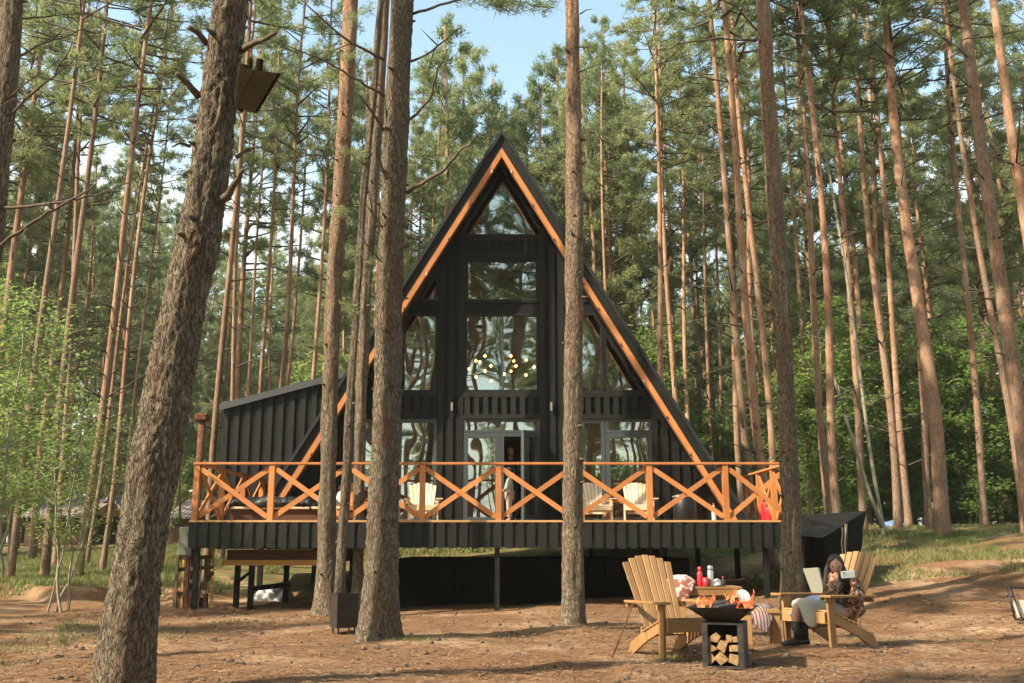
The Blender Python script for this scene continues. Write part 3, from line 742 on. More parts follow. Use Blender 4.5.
mb = MB(); mb.tube([P(826,350,26.5), P(845,415,26.2), P(862,470,26), P(882,528,25.6)], [0.03, 0.038, 0.045, 0.05], 8)
mb.tube([P(845,415,26.2), P(838,385,26.0)], [0.03, 0.008], 5)
tag(mb.build('fallen_trunk', M['birch'], None, True), 'bare pale dead trunk leaning between the pines over the tarp', 'dead tree')

# ------------------------------------------------------------------ the rest of the wood
rnd = random.Random(77)
def free(x, y, dist, pts): return all((x-a)**2+(y-b)**2 > dist*dist for a, b in pts)
placed = list(taken); n_bg = 0; k = 0
tries = 0
while n_bg < 196 and tries < 20000:
    tries += 1
    y = 31 + 50*rnd.random()**1.1; x = rnd.uniform(-1, 1)*(0.60*y+3)
    if abs(x) < 6.5 and y < 34: continue
    if -20 < x < -10 and 40 < y < 52: continue                     # the sheds
    if not free(x, y, 2.1 if y < 60 else 2.4, placed): continue
    # leave the bright gap of sky above the roof ridge
    ax = x/y
    if -0.06 < ax < 0.045 and y < 60: continue
    placed.append((x, y)); k += 1; n_bg += 1
    s = rnd.uniform(0.85, 1.12)
    if -0.06 < ax < 0.05: s = rnd.uniform(0.75, 0.9)
    forest_pine(x, y, s, rnd.random()*6.28, k, 'slender pine deep in the wood behind the clearing, one of many alike', 'pines deep in the wood behind the clearing',
                crown_at=rnd.uniform(0.38, 0.58), cs=rnd.uniform(0.9, 1.2))
# pines to the left, right and behind the photographer: they shade the clearing and stand in the window reflections
def in_sun_path(x, y, q):
    # would a crown standing here shade this sunlit spot?
    rx, ry = x-q[0], y-q[1]; t = rx*SAZ.x+ry*SAZ.y
    if t < 2: return False
    off = abs(rx*SAZ.y-ry*SAZ.x); z = q[2]+t*math.tan(SUN_EL)
    return off < 2.3 and 10 < z < 22
SUNNY = [(-1.6,12.5,3), (-1.5,12.5,6), (0.9,14.5,2), (0.95,14.5,5), (4.6,16.6,3), (4.4,16.6,6), (-3.2,16.8,3), (-2.2,8,2), (-2.0,8,4), (1.7,10.8,0.6), (3.5,11.4,0.7),
         (-1.8,18.9,2), (2.4,18.9,2), (-4.5,17.6,1.4), (-1,17.6,1.3), (-5,22,3), (7,20,0.5), (6.5,24,4), (8.5,26,6), (11,26,4), (10.8,25,7), (4.8,22,6), (-9,25,4), (-7,24,6), (12.5,24,5), (8,28,9)]
for i in range(520):
    zone = rnd.random()
    if zone < 0.6: x = rnd.uniform(-34, -9); y = rnd.uniform(-14, 20)
    else: x = rnd.uniform(-10, 16); y = rnd.uniform(-32, -6)
    if x > -0.56*y-3.0 and y > 0: continue
    if not free(x, y, 3.6, placed): continue
    if zone < 0.6 and rnd.random() < SHADE_SKIP: continue
    if zone >= 0.6 and rnd.random() < 0.55: continue
    if zone < 0.6 and any(in_sun_path(x, y, q) for q in SUNNY): continue
    placed.append((x, y)); k += 1
    forest_pine(x, y, rnd.uniform(0.85, 1.1), rnd.random()*6.28, k, 'pine of the surrounding wood beyond the edge of the view', 'pines round the clearing outside the view',
                crown_at=rnd.uniform(0.50, 0.62), cs=rnd.uniform(0.9, 1.15))

# crowns closing the view just above the ridge, lower in the middle where the sky opens
for px, D, ty in ((448,37,4),(468,42,22),(484,39,52),(499,44,88),(512,40,100),(524,43,76),(540,39,62),(553,44,92),(566,41,70),(590,38,30),(606,43,60)):
    p = P(px, ty+24, D); k += 1; H = p.z-gz(p.x, D)
    forest_pine(p.x, D, H/21, k*1.3, k, 'slender pine deep in the wood behind the clearing, one of many alike', 'pines deep in the wood behind the clearing', crown_at=0.36, cs=1.25)
    placed.append((p.x, D))
# wood behind the photographer, mirrored in the windows
rnd = random.Random(31)
for x, y in ((-4.2,-3.5), (3.4,-2.6), (0.4,-6.5), (-1.8,-9.5), (5.6,-8.0), (-6.5,-8.5)):
    placed.append((x, y)); k += 1
    forest_pine(x, y, 1.15, k*1.1, k, 'pine of the surrounding wood beyond the edge of the view', 'pines round the clearing outside the view', crown_at=0.5, cs=1.3)
for i in range(38):
    x = rnd.uniform(-26, 26); y = rnd.uniform(-60, -11)
    if not free(x, y, 3.0, placed): continue
    placed.append((x, y)); k += 1
    forest_pine(x, y, rnd.uniform(0.85, 1.1), rnd.random()*6.28, k, 'pine of the surrounding wood beyond the edge of the view', 'pines round the clearing outside the view', crown_at=rnd.uniform(0.3, 0.6), cs=1.2)
# ------------------------------------------------------------------ leafy undergrowth, young trees, grass, litter, far wood
def leafy_mesh(seed, H=6.0, R=1.6, nl=9000, ls=0.075, stems=3, lo=0.18):
    rng = np.random.RandomState(seed); TV = []; TF = []; nv = 0; C = []
    def limb(p, q, r0, r1):
        nonlocal nv
        d = q-p; d = d/(np.linalg.norm(d)+1e-9); u = np.cross(d, [0.2, 0.3, 0.9]); u /= np.linalg.norm(u)+1e-9; w = np.cross(d, u)
        TV.extend([p+(u*math.cos(a)+w*math.sin(a))*r0 for a in (0, 1.57, 3.14, 4.71)] + [q+(u*math.cos(a)+w*math.sin(a))*r1 for a in (0, 1.57, 3.14, 4.71)])
        for k in range(4):
            a, b = nv+k, nv+(k+1) % 4; TF.append((a, b, b+4, a+4))
        nv += 8
    for s in range(stems):
        p = np.array([rng.normal()*0.15, rng.normal()*0.15, -0.1]); dr = np.array([rng.normal()*0.10, rng.normal()*0.10, 1.0]); h = H*(0.7+0.3*rng.rand()); n = 12
        for i in range(n):
            q = p + dr*h/n + np.array([rng.normal()*0.04, rng.normal()*0.04, 0]); f = i/n
            limb(p, q, 0.032*(1-f)+0.006, 0.032*(1-f-1/n)+0.006)
            if f > lo:
                for b in range(3):
                    az = rng.rand()*6.28; Ln = R*(0.35+0.65*rng.rand())*(1-0.55*abs(f-0.5)/0.5)
                    e = p + np.array([math.cos(az)*Ln, math.sin(az)*Ln, Ln*(0.2+0.4*rng.rand())]); limb(p, e, 0.010, 0.003)
                    for t in range(int(6+Ln*6)):
                        u = 0.3+0.7*rng.rand(); C.append(p+(e-p)*u+rng.normal(size=3)*np.array([.13, .13, .06]))
            p = q
    C = np.array(C); m = nl//len(C)+1; C = np.repeat(C, m, 0)+rng.normal(size=(len(C)*m, 3))*0.10; N = len(C)
    d = rng.normal(size=(N, 3)); d[:, 2] *= 0.35; d /= np.linalg.norm(d, axis=1, keepdims=True)
    s = np.cross(d, rng.normal(size=(N, 3))*0.4+np.array([0, 0, 1.0])); s /= np.linalg.norm(s, axis=1, keepdims=True)
    l = ls*(0.6+0.8*rng.rand(N, 1))
    V = np.concatenate([C, C+d*l*0.5+s*l*0.33, C+d*l, C+d*l*0.5-s*l*0.33], 1).reshape(-1, 3); F = np.arange(N*4).reshape(-1, 4)
    return (np_mesh('crown', V, F, M['leaf']), np_mesh('trunk', np.array(TV), np.array(TF), M['birch'], smooth=True))
LEAFY = [leafy_mesh(50+i, H=[6, 7, 5][i], R=[1.5, 1.8, 1.4][i]) for i in range(3)]
SAPM = [leafy_mesh(70+i, H=6.3, R=1.7, nl=5200, ls=0.08, stems=4, lo=0.25) for i in range(3)]
BUSHY = [leafy_mesh(60+i, H=8, R=2.6, nl=15000, ls=0.13, stems=4, lo=0.05) for i in range(3)]
def leafy(x, y, s, k, label, group, src=LEAFY, name='young_broadleaf_tree', cat='young tree', zs=1.0):
    t = thing(name, label, cat, (x, y, gz(x, y)), k*1.9, group); t.scale = (s, s, s*zs); c, tr = src[k % 3]
    link_mesh('trunk', tr, t); link_mesh('crown', c, t); return t
SAP = [(-6.9, 13.0, 0.78, 'leafy sapling at the left edge nearest the camera, its thin stems bare below'), (-8.6, 16.2, 0.95, 'tall pale-leaved sapling beside the dark pine at the left edge'),
       (-8.0, 18.2, 0.7, 'shorter leafy sapling just left of the leaning pine'), (-10.6, 20.5, 1.0, 'bushy sapling further back at the left edge over the grass'),
       (-12.4, 25.0, 0.9, 'leafy young tree in front of the dark shed wall'), (-9.9, 28.6, 0.6, 'small bright bush in the grass before the sheds'),
       (-8.4, 31.0, 0.55, 'small leafy bush beside the orange-gabled shed')]
for lab, px, py, D in (('tiny bright green seedling sprouting in the left foreground needles', 64, 640, 10.6), ('small leafy seedling beside the left trunk bases in the grass', 78, 560, 24)):
    p = P(px, py, D); leafy(p.x, D, 0.075 if D < 12 else 0.13, 1, lab, None, LEAFY, 'seedling', 'seedling')
for i, (x, y, s, lab) in enumerate(SAP): leafy(x, y, s, i, lab, None, SAPM)
rnd = random.Random(9); k = 0; sp = []
while k < 64:
    y = rnd.uniform(33, 66); x = rnd.uniform(2, 0.62*y) if rnd.random() < 0.72 else rnd.uniform(-0.6*y, -3)
    if x < 0 and -21 < x < -9 and y < 54: continue
    if abs(x) < 7 and y < 33: continue
    if not free(x, y, 2.4, sp): continue
    sp.append((x, y)); k += 1
    leafy(x, y, rnd.uniform(0.7, 1.25), k, 'leafy young tree growing thick between the pines behind the clearing', 'leafy young trees between the far pines', BUSHY)
# young pines that carry green low down between the far trunks
rnd = random.Random(19); k2 = 0
while k2 < 95:
    y = rnd.uniform(36, 95); x = rnd.uniform(-1, 1)*(0.58*y+2)
    if -21 < x < -9 and y < 54: continue
    if not free(x, y, 2.6, sp): continue
    sp.append((x, y)); k2 += 1
    s = rnd.uniform(0.55, 1.0); t = thing('young_pine', 'young bushy pine filling the gaps between the tall trunks', 'young pine', (x, y, gz(x, y)), k2, 'young pines between the tall trunks')
    tm = link_mesh('trunk', BG_TRUNKS[k2 % 7], t); tm.scale = (s*0.6, s*0.6, s*0.62)
    c = link_mesh('crown', CROWNS[k2 % 6], t, (0, 0, 2.2*s)); c.scale = (s*1.05, s*1.05, s*1.12)

# far edge of the wood: nobody could count it
def far_wood():
    rng = np.random.RandomState(4); Vs = []; Fs = []; nv = 0; mi = []
    N = 190; front = 150
    Cs = []; Ds = []
    for t in range(N+90):
        fr = t < N
        ang = rng.uniform(-0.62, 0.62) if fr else rng.uniform(0.7, 5.58); r = rng.uniform(84, 128); x = r*math.sin(ang); y = r*math.cos(ang); H = rng.uniform(20, 27); z0 = gz(x, y); zc = H*rng.uniform(0.12, 0.5); R_ = rng.uniform(1.9, 3.0)
        m = 520 if fr else 260; f = rng.rand(m)**0.9; az = rng.rand(m)*6.28; rr = R_*(0.25+0.75*(1-f))*np.sqrt(rng.rand(m))
        Cs.append(np.stack([x+rr*np.cos(az), y+rr*np.sin(az), z0+zc+(H-zc)*f], 1)); Ds.append(np.stack([np.cos(az), np.sin(az), 0.5+0*az], 1))
        q = []
        for (zz, rad) in ((-0.5, 0.19), (H*0.5, 0.13), (H, 0.03)):
            for k in range(5): q.append((x+rad*math.cos(k*1.257), y+rad*math.sin(k*1.257), z0+zz))
        Vs += q
        for s_ in range(2):
            for k in range(5):
                a_ = nv+s_*5+k; b_ = nv+s_*5+(k+1) % 5; Fs += [(a_, b_, b_+5), (a_, b_+5, a_+5)]
        nv += 15
    V1, F1 = tufts(np.concatenate(Cs), np.concatenate(Ds), 2, 0.75, 0.30, rng)
    Fs = np.array(Fs)+len(V1)
    return np.concatenate([V1, np.array(Vs)]), np.concatenate([F1, Fs]), np.concatenate([np.zeros(len(F1)), np.ones(len(Fs))])
V, F, mi_ = far_wood(); o = link_mesh('far_wood', np_mesh('far_wood', V, F, [M['needle'], M['bark']], mi_)); tag(o, 'far wood closing the view behind the pines', 'forest', None, 'stuff')

# grass
def blades(n, xy, h, rng, w=0.012):
    x, y = xy; z = ground_z(x, y)-0.02; az = rng.rand(n)*6.28; hh = h*(0.5+rng.rand(n)); ww = w*(0.7+0.6*rng.rand(n)); ln = rng.normal(size=(n, 2))*hh[:, None]*0.45
    A = np.stack([x-np.cos(az)*ww, y-np.sin(az)*ww, z], 1); B = np.stack([x+np.cos(az)*ww, y+np.sin(az)*ww, z], 1); Tt = np.stack([x+ln[:, 0], y+ln[:, 1], z+hh], 1)
    return np.concatenate([A, B, Tt], 1).reshape(-1, 3)
rng = np.random.RandomState(12)
def region(n, x0, x1, y0, y1, thr, sc=0.7, seed=20):
    x = rng.uniform(x0, x1, n); y = rng.uniform(y0, y1, n); v = vnoise(x+100, y+100, sc, seed)+0.6*vnoise(x+50, y+50, sc*3.3, seed+1); m = v > thr; return x[m], y[m]
parts_ = []
for n, box_, thr, h, w in ((130000, (4.5, 19, 19.0, 33), -0.10, 0.10, 0.012), (110000, (-19, -6.4, 22.0, 40), -0.16, 0.13, 0.014), (26000, (-9, 9, 9, 20), 0.28, 0.045, 0.006),
                           (5000, (-6, -3.5, 9.5, 16), 0.12, 0.06, 0.007), (60000, (-6, 30, 31, 60), -0.1, 0.16, 0.03)):
    x, y = region(n, *box_, thr); parts_.append(blades(len(x), (x, y), h, rng, w))
for cx_, cy_, n, r_ in ((-1.25, 12.35, 1100, 0.28), (P(718,660,10).x-0.35, 10.6, 400, 0.16), (4.4, 16.0, 1200, 0.5), (-5.0, 9.9, 300, 0.25)):   # tufts by the trunks
    x = cx_+rng.normal(size=n)*r_*0.6; y = cy_+rng.normal(size=n)*r_*0.6; parts_.append(blades(n, (x, y), 0.05, rng, 0.006))
V = np.concatenate(parts_); o = link_mesh('grass', np_mesh('grass', V, np.arange(len(V)).reshape(-1, 3), M['grass'])); tag(o, 'short forest grass on the mound and bank', 'grass', None, 'stuff')

# fallen needles, twigs and cones
def litter():
    n = 90000; x = rng.uniform(-8.5, 10, n); y = 8+11*rng.rand(n)**1.3; z = ground_z(x, y)+0.006
    az = rng.rand(n)*6.28; l = 0.035+0.05*rng.rand(n); w = 0.003+0.004*rng.rand(n); t = rng.rand(n)
    l[t > 0.996] *= 3; w[t > 0.97] *= 2
    dx_, dy_ = np.cos(az), np.sin(az); t1 = rng.rand(n)*0.02; t2 = rng.rand(n)*0.02
    A = np.stack([x-dx_*l-dy_*w, y-dy_*l+dx_*w, z+t1], 1); B = np.stack([x-dx_*l+dy_*w, y-dy_*l-dx_*w, z+t1], 1); Cc = np.stack([x+dx_*l, y+dy_*l, z+t2], 1)
    V = np.concatenate([A, B, Cc], 1).reshape(-1, 3); return V, np.arange(3*n).reshape(-1, 3)
lm = mat('needle_litter', (0.3, 0.17, 0.09), 0.9, 0.2); t = NT(lm)
gi = t.n('ShaderNodeNewGeometry'); t.col(t.ramp(gi.outputs['Random Per Island'], [(0, (0.05,0.03,0.018)), (0.4, (0.16,0.085,0.045)), (0.8, (0.27,0.155,0.08)), (1, (0.40,0.28,0.16))]))
V, F = litter(); o = link_mesh('needle_litter', np_mesh('needle_litter', V, F, lm)); tag(o, 'fallen pine needles and twigs strewn over the forest floor', 'litter', None, 'stuff')
def cones():
    mb = MB(); r = random.Random(2)
    for i in range(520):
        x = r.uniform(-8, 9); y = 8.4+9*r.random()**1.3; s = r.uniform(0.014, 0.026); z = gz(x, y)+0.01
        d = Vector((r.uniform(-1,1), r.uniform(-1,1), 0.1)); mb.lathe((x, y, z), [(s*0.4, -s*1.4), (s, -s*0.7), (s*1.05, 0), (s*0.3, s*1.5)], 6, 0, d)
    return mb
o = cones().build('pine_cones', M['twig'], None, True); tag(o, 'fallen pine cones scattered over the needles', 'pine cones', None, 'stuff')

rnd = random.Random(41)
for i in range(16):
    x = rnd.uniform(-22, 22); y = rnd.uniform(-45, -12); leafy(x, y, rnd.uniform(0.8, 1.3), i, 'leafy young tree of the surrounding wood outside the view', 'leafy young trees outside the view', BUSHY)
# ------------------------------------------------------------------ A-frame cabin
CX = -0.21; ZA = 9.52; T = 0.598; FY = 19.95; KX = FY/20.6; FL = 1.56; RY = 19.2
def Zf(y, D=19.95): return P(500, y, D).z
cabin = thing('a_frame_cabin', 'black A-frame cabin with orange roof trim and a tall gable of windows', 'cabin', (CX, FY, FL), 0, None, True)
def slope_x(z, h): return T*(ZA-z)-h
def chevron(s, h0, h1, zb):
    return [(CX, ZA-h0/T), (CX+s*slope_x(zb, h0), zb), (CX+s*slope_x(zb, h1), zb), (CX, ZA-h1/T)]
for s in (-1, 1):
    mb = MB(); mb.prism(chevron(s, 0.03, 0.25, FL+0.01), RY+0.16, 29.5)
    # standing seams of the metal sheets
    for k in range(17):
        y = RY+0.5+k*0.58
        a = Vector((CX+s*slope_x(ZA-0.1, 0.0), y, ZA-0.1)); b = Vector((CX+s*slope_x(FL+0.05, 0.0), y, FL+0.05))
        mb.beam(a, b, 0.03, 0.06, (0, 1, 0))
    mb.build('roof_slope', M['roof_metal'], cabin)
    mb = MB(); mb.prism(chevron(s, -0.015, 0.055, FL+0.01), RY-0.02, RY+0.158); mb.build('edge_trim', M['roof_metal'], cabin)
    mb = MB(); mb.prism(chevron(s, 0.058, 0.235, FL+0.01), RY+0.03, RY+0.157); mb.build('fascia', M['black_wood_gray'], cabin)
    mb = MB(); mb.prism(chevron(s, 0.238, 0.35, FL+0.01), RY-0.01, RY+0.13); o = mb.build('barge_board', M['rail'], cabin)
    # little garland bulbs fixed along the board
    for k in range(9):
        z = 8.6-k*0.72; c = Vector((CX+s*slope_x(z, 0.35), RY-0.02, z)); m2 = MB()
        m2.lathe(c, [(0.003, -0.04), (0.014, -0.03), (0.017, -0.005), (0.010, 0.02), (0.009, 0.03)], 7); m2.build('garland_bulb', M['bottle_dark'] if k % 3 else M['white_cloth'], cabin, True)
HB = 0.27
def clipped_poly(x0, x1, z0, z1, s, h=HB):
    """panel between |x| = x0..x1 and z0..z1 on side s, cut by the roof line"""
    if slope_x(z0, h) <= x0+0.02: return None
    xb = min(x1, slope_x(z0, h)); pts = [(x0, z0), (xb, z0)]
    zr = ZA-(xb+h)/T
    if zr < z1:
        pts.append((xb, zr)) if zr > z0+1e-4 else None
        xt = slope_x(z1, h)
        if xt > x0: pts += [(xt, z1), (x0, z1)]
        else: pts.append((x0, ZA-(x0+h)/T))
    else: pts += [(xb, z1), (x0, z1)]
    pts = [(CX+s*a, b) for a, b in pts]
    return pts if s > 0 else pts[::-1]
wall = MB(); bat = MB()
WY = FY
def panel(x0, x1, z0, z1, sides=(-1, 1), batten=0.25, bw=0.10, off=0.0):
    for s in sides:
        p = clipped_poly(x0, x1, z0, z1, s)
        if not p: continue
        wall.prism(p, WY, WY+0.14)
        if batten:
            x = x0+off+bw/2
            while x < x1-bw/2+0.01:
                zt = min(z1, ZA-(x+bw/2+HB)/T)
                if zt > z0+0.05: bat.box((CX+s*x-bw/2, WY-0.032, z0), (CX+s*x+bw/2, WY-0.001, zt))
                x += batten
def centre(x0, x1, z0, z1): wall.box((CX+x0, WY, z0), (CX+x1, WY+0.14, z1))
zt0, zt1 = Zf(237), Zf(258); zw1, zw2 = Zf(303), Zf(313); zb0, zb1 = Zf(394), Zf(418); zd = Zf(433)
panel((0.80*KX), (1.33*KX), FL, 8.6, batten=0.20, bw=0.11)
zhead = ZA-((0.80*KX)+HB)/T
centre(-(0.798*KX), (0.798*KX), zt1, zt0); centre(-(0.798*KX), (0.798*KX), zw2, zw1)
centre(-(0.798*KX), (0.798*KX), zb1, zb0)
panel((1.332*KX), 5, zw2, zw1, batten=0); panel((1.332*KX), 5, zb1, zb0, batten=0)
panel((3.12*KX), 6, FL, zb1-0.002, batten=0.21, bw=0.11)
panel(0.0, 0.0001, 0, 0, batten=0)
wall.build('gable_wall', M['black_wood'], cabin)
bat.build('cladding_batten', M['black_wood_gray'], cabin)
# toothed boards between the storeys
def toothed(x0, x1, z0, z1, pitch=0.185, bw=0.105):
    mb = MB(); mb.box((CX+x0, WY-0.055, z1-0.09), (CX+x1, WY-0.002, z1)); mb.box((CX+x0, WY-0.055, z0), (CX+x1, WY-0.002, z0+0.09))
    x = x0+0.03
    while x+bw < x1:
        mb.box((CX+x, WY-0.050, z0+0.09), (CX+x+bw, WY-0.002, z1-0.09)); x += pitch
    mb.build('toothed_board', M['black_wood_gray'], cabin)
toothed(-(0.798*KX), (0.798*KX), zb1-0.02, zb0+0.02)
toothed((1.34*KX), slope_x(zb0, HB)-0.05, zb1-0.02, zb0+0.02); toothed(-slope_x(zb0, HB)+0.05, -(1.34*KX), zb1-0.02, zb0+0.02)
mb = MB(); mb.box((CX-(0.83*KX), WY-0.05, zt1-0.005), (CX+(0.83*KX), WY-0.002, zt1+0.10)); mb.box((CX-(0.95*KX), WY-0.05, zt0-0.10), (CX+(0.95*KX), WY-0.002, zt0+0.003))
x = -(0.78*KX)
while x < 0.7: mb.box((CX+x, WY-0.04, zt1+0.10), (CX+x+0.09, WY-0.002, zt0-0.10)); x += 0.15
mb.build('header_board', M['black_wood_gray'], cabin)
for s in (-1, 1):
    mb = MB(); mb.box((CX+s*1.0-0.02, WY-0.11, Zf(411)), (CX+s*1.0+0.02, WY-0.033, Zf(403))); mb.build('wall_lamp', M['thermos'], cabin)

# glass: clear double glazing that mirrors the wood outside
def glass_mat():
    m = bpy.data.materials.new('window_glass'); m.use_nodes = True; n = m.node_tree; n.nodes.clear(); l = n.links.new
    o = n.nodes.new('ShaderNodeOutputMaterial'); mx = n.nodes.new('ShaderNodeMixShader'); gl = n.nodes.new('ShaderNodeBsdfGlossy'); tr = n.nodes.new('ShaderNodeBsdfTransparent')
    gl.inputs['Roughness'].default_value = 0.01; gl.inputs['Color'].default_value = (0.95, 1.0, 0.97, 1); tr.inputs['Color'].default_value = (0.72, 0.75, 0.72, 1)
    fr = n.nodes.new('ShaderNodeLayerWeight'); fr.inputs['Blend'].default_value = 0.35
    mr = n.nodes.new('ShaderNodeMapRange'); mr.inputs['To Min'].default_value = 0.23; mr.inputs['To Max'].default_value = 0.95; l(fr.outputs['Fresnel'], mr.inputs['Value'])
    tcn = n.nodes.new('ShaderNodeTexCoord'); mp = n.nodes.new('ShaderNodeMapping'); mp.inputs['Scale'].default_value = (1, 1, 0.8)
    nz_ = n.nodes.new('ShaderNodeTexNoise'); nz_.inputs['Scale'].default_value = 0.9; nz_.inputs['Detail'].default_value = 1.0; nz_.inputs['Distortion'].default_value = 0.3
    bp = n.nodes.new('ShaderNodeBump'); bp.inputs['Strength'].default_value = 1.0; bp.inputs['Distance'].default_value = 0.011
    l(tcn.outputs['Object'], mp.inputs[0]); l(mp.outputs[0], nz_.inputs['Vector']); l(nz_.outputs['Fac'], bp.inputs['Height']); l(bp.outputs[0], gl.inputs['Normal'])
    l(mr.outputs['Result'], mx.inputs[0]); l(tr.outputs[0], mx.inputs[1]); l(gl.outputs[0], mx.inputs[2]); l(mx.outputs[0], o.inputs['Surface']); return m
M['glass'] = glass_mat()
def window(poly, name='window', fw=0.07, y=None, parent=cabin, mt='black_wood_gray', dep=0.09):
    """poly in world (x, z), counter-clockwise or clockwise; mitred frame, pane as a child"""
    y = WY-0.02 if y is None else y; n = len(poly); c = (sum(p[0] for p in poly)/n, sum(p[1] for p in poly)/n)
    inner = []
    ar = sum(poly[i][0]*poly[(i+1) % n][1]-poly[(i+1) % n][0]*poly[i][1] for i in range(n)); sg = 1 if ar > 0 else -1
    lines = []
    for i in range(n):
        a = Vector(poly[i]); b = Vector(poly[(i+1) % n]); d = (b-a).normalized(); nn = Vector((-d.y, d.x))*sg; lines.append((a+nn*fw, d))
    for i in range(n):
        (p, d), (q, e) = lines[i-1], lines[i]; den = d.x*e.y-d.y*e.x
        t = ((q.x-p.x)*e.y-(q.y-p.y)*e.x)/den if abs(den) > 1e-6 else 0
        inner.append(tuple(p+d*t))
    mb = MB()
    for i in range(n):
        j = (i+1) % n; a, b, c2, d2 = poly[i], poly[j], inner[j], inner[i]
        mb.prism([a, b, c2, d2] if sg > 0 else [a, d2, c2, b], y, y+dep)
    f = mb.build(name, M[mt], parent)
    g_ = MB(); g_.prism(inner if sg > 0 else inner[::-1], y+dep*0.45, y+dep*0.45+0.012)
    me = g_.mesh('pane', M['glass']); po = bpy.data.objects.new('pane', me); COL.objects.link(po); po.parent = f
    return f
g8 = 0.005
za = ZA-HB/T
window([(CX-slope_x(zt0, HB+0.02), zt0+g8), (CX+slope_x(zt0, HB+0.02), zt0+g8), (CX, ZA-(HB+0.02)/T)], 'window', 0.05)
window([(CX-(0.795*KX), zw1+g8), (CX+(0.795*KX), zw1+g8), (CX+(0.795*KX), zt1-g8), (CX-(0.795*KX), zt1-g8)])
window([(CX-(0.795*KX), zb0+0.025), (CX+(0.795*KX), zb0+0.025), (CX+(0.795*KX), zw2-g8), (CX-(0.795*KX), zw2-g8)], fw=0.06)
mb = MB(); mb.box((CX+0.0, WY-0.012, zb0+0.09), (CX+0.035, WY+0.018, zw2-0.07)); mb.build('mullion', M['frame_grey'], cabin)
for s in (-1, 1):
    def W(p, **k):
        if p: window(p if s > 0 else p, **k)
    W(clipped_poly((1.337*KX), 9, zw1+g8, 99, s, HB+0.03), fw=0.06)
    W(clipped_poly((1.337*KX), (2.14*KX), zb0+0.025, zw2-g8, s, HB+0.03), fw=0.055)
    W(clipped_poly((2.15*KX), 9, zb0+0.025, zw2-g8, s, HB+0.03), fw=0.055)
    W([(CX+s*(1.337*KX), FL+0.02), (CX+s*(2.14*KX), FL+0.02), (CX+s*(2.14*KX), zb1-0.025), (CX+s*(1.337*KX), zb1-0.025)], fw=0.07, mt='frame_grey')
    W([(CX+s*(2.15*KX), FL+0.02), (CX+s*(3.11*KX), FL+0.02), (CX+s*(3.11*KX), zd), (CX+s*(2.15*KX), zd)], fw=0.09, mt='frame_grey')
    W([(CX+s*(2.15*KX), zd+g8), (CX+s*(3.11*KX), zd+g8), (CX+s*(3.11*KX), zb1-0.025), (CX+s*(2.15*KX), zb1-0.025)], fw=0.05, mt='frame_grey')
window([(CX-(0.795*KX), zd+g8), (CX+(0.795*KX), zd+g8), (CX+(0.795*KX), zb1-0.025), (CX-(0.795*KX), zb1-0.025)], fw=0.05, mt='frame_grey')
window([(CX-(0.795*KX), FL+0.02), (CX-0.03, FL+0.02), (CX-0.03, zd), (CX-(0.795*KX), zd)], 'fixed_door_leaf', 0.10, mt='frame_grey')
mb = MB(); mb.box((CX-0.025, WY-0.02, FL), (CX+0.05, WY+0.07, zd)); mb.box((CX+0.05, WY-0.02, zd-0.07), (CX+(0.74*KX), WY+0.07, zd)); mb.box((CX+(0.741*KX), WY-0.02, FL), (CX+(0.797*KX), WY+0.07, zd))
mb.box((CX-(0.795*KX), WY-0.04, FL), (CX+(0.797*KX), WY-0.022, FL+0.06)); mb.build('door_frame', M['frame_grey'], cabin)
# open leaf, hinged on the right jamb and swung out over the deck
def leafp(u, z, o): 
    hx, hy = CX+(0.75*KX), WY-0.03; d = Vector((-0.33, -0.79, 0)).normalized(); nrm = Vector((d.y, -d.x, 0))
    return Vector((hx, hy, 0)) + d*u + nrm*o + Vector((0, 0, z))
mb = MB()
def lbox(u0, u1, z0, z1, o0=-0.03, o1=0.03):
    vs = [leafp(u, z, o) for z in (z0, z1) for u, o in ((u0, o0), (u1, o0), (u1, o1), (u0, o1))]
    mb.add(vs, [(0,3,2,1),(4,5,6,7),(0,1,5,4),(1,2,6,5),(2,3,7,6),(3,0,4,7)])
lbox(0, 0.1, FL+0.03, zd-0.03); lbox(0.72, 0.82, FL+0.03, zd-0.03); lbox(0.1, 0.72, FL+0.03, FL+0.15); lbox(0.1, 0.72, zd-0.13, zd-0.03)
dl = mb.build('open_door_leaf', M['frame_grey'], cabin)
def subpart(mb, name, m, par, root, smooth=False):
    me = mb.mesh(name, m, smooth); o = bpy.data.objects.new(name, me); COL.objects.link(o); o.parent = par
    return o
mb = MB(); lbox(0.1, 0.72, FL+0.15, zd-0.13, -0.006, 0.006); subpart(mb, 'pane', M['glass'], dl, cabin)
mb = MB(); lbox(0.755, 0.785, FL+1.0, FL+1.16, 0.03, 0.045); mb.tube([leafp(0.77, FL+1.1, 0.03), leafp(0.77, FL+1.1, 0.08), leafp(0.66, FL+1.1, 0.08)], 0.011, 6)
subpart(mb, 'handle', M['thermos'], dl, cabin)
# inside: floor, back wall, inner lining and a loft
mb = MB(); mb.box((CX-4.2, WY+0.15, FL-0.1), (CX+4.2, 29.3, FL)); mb.build('floor', M['interior'], cabin)
mb = MB(); mb.prism([(CX-4.3, FL), (CX+4.3, FL), (CX, ZA-0.4/T)], 27.0, 27.1); mb.build('back_wall', M['interior'], cabin)
mb = MB(); mb.box((CX-2.6, 23.8, zb1-0.05), (CX+2.6, 26.9, zb0+0.0)); mb.build('loft_floor', M['interior'], cabin)
mb = MB(); mb.box((CX-3.6, WY+0.16, FL-0.3), (CX+3.6, WY+0.35, FL-0.11)); mb.build('sill_beam', M['black_wood'], cabin)

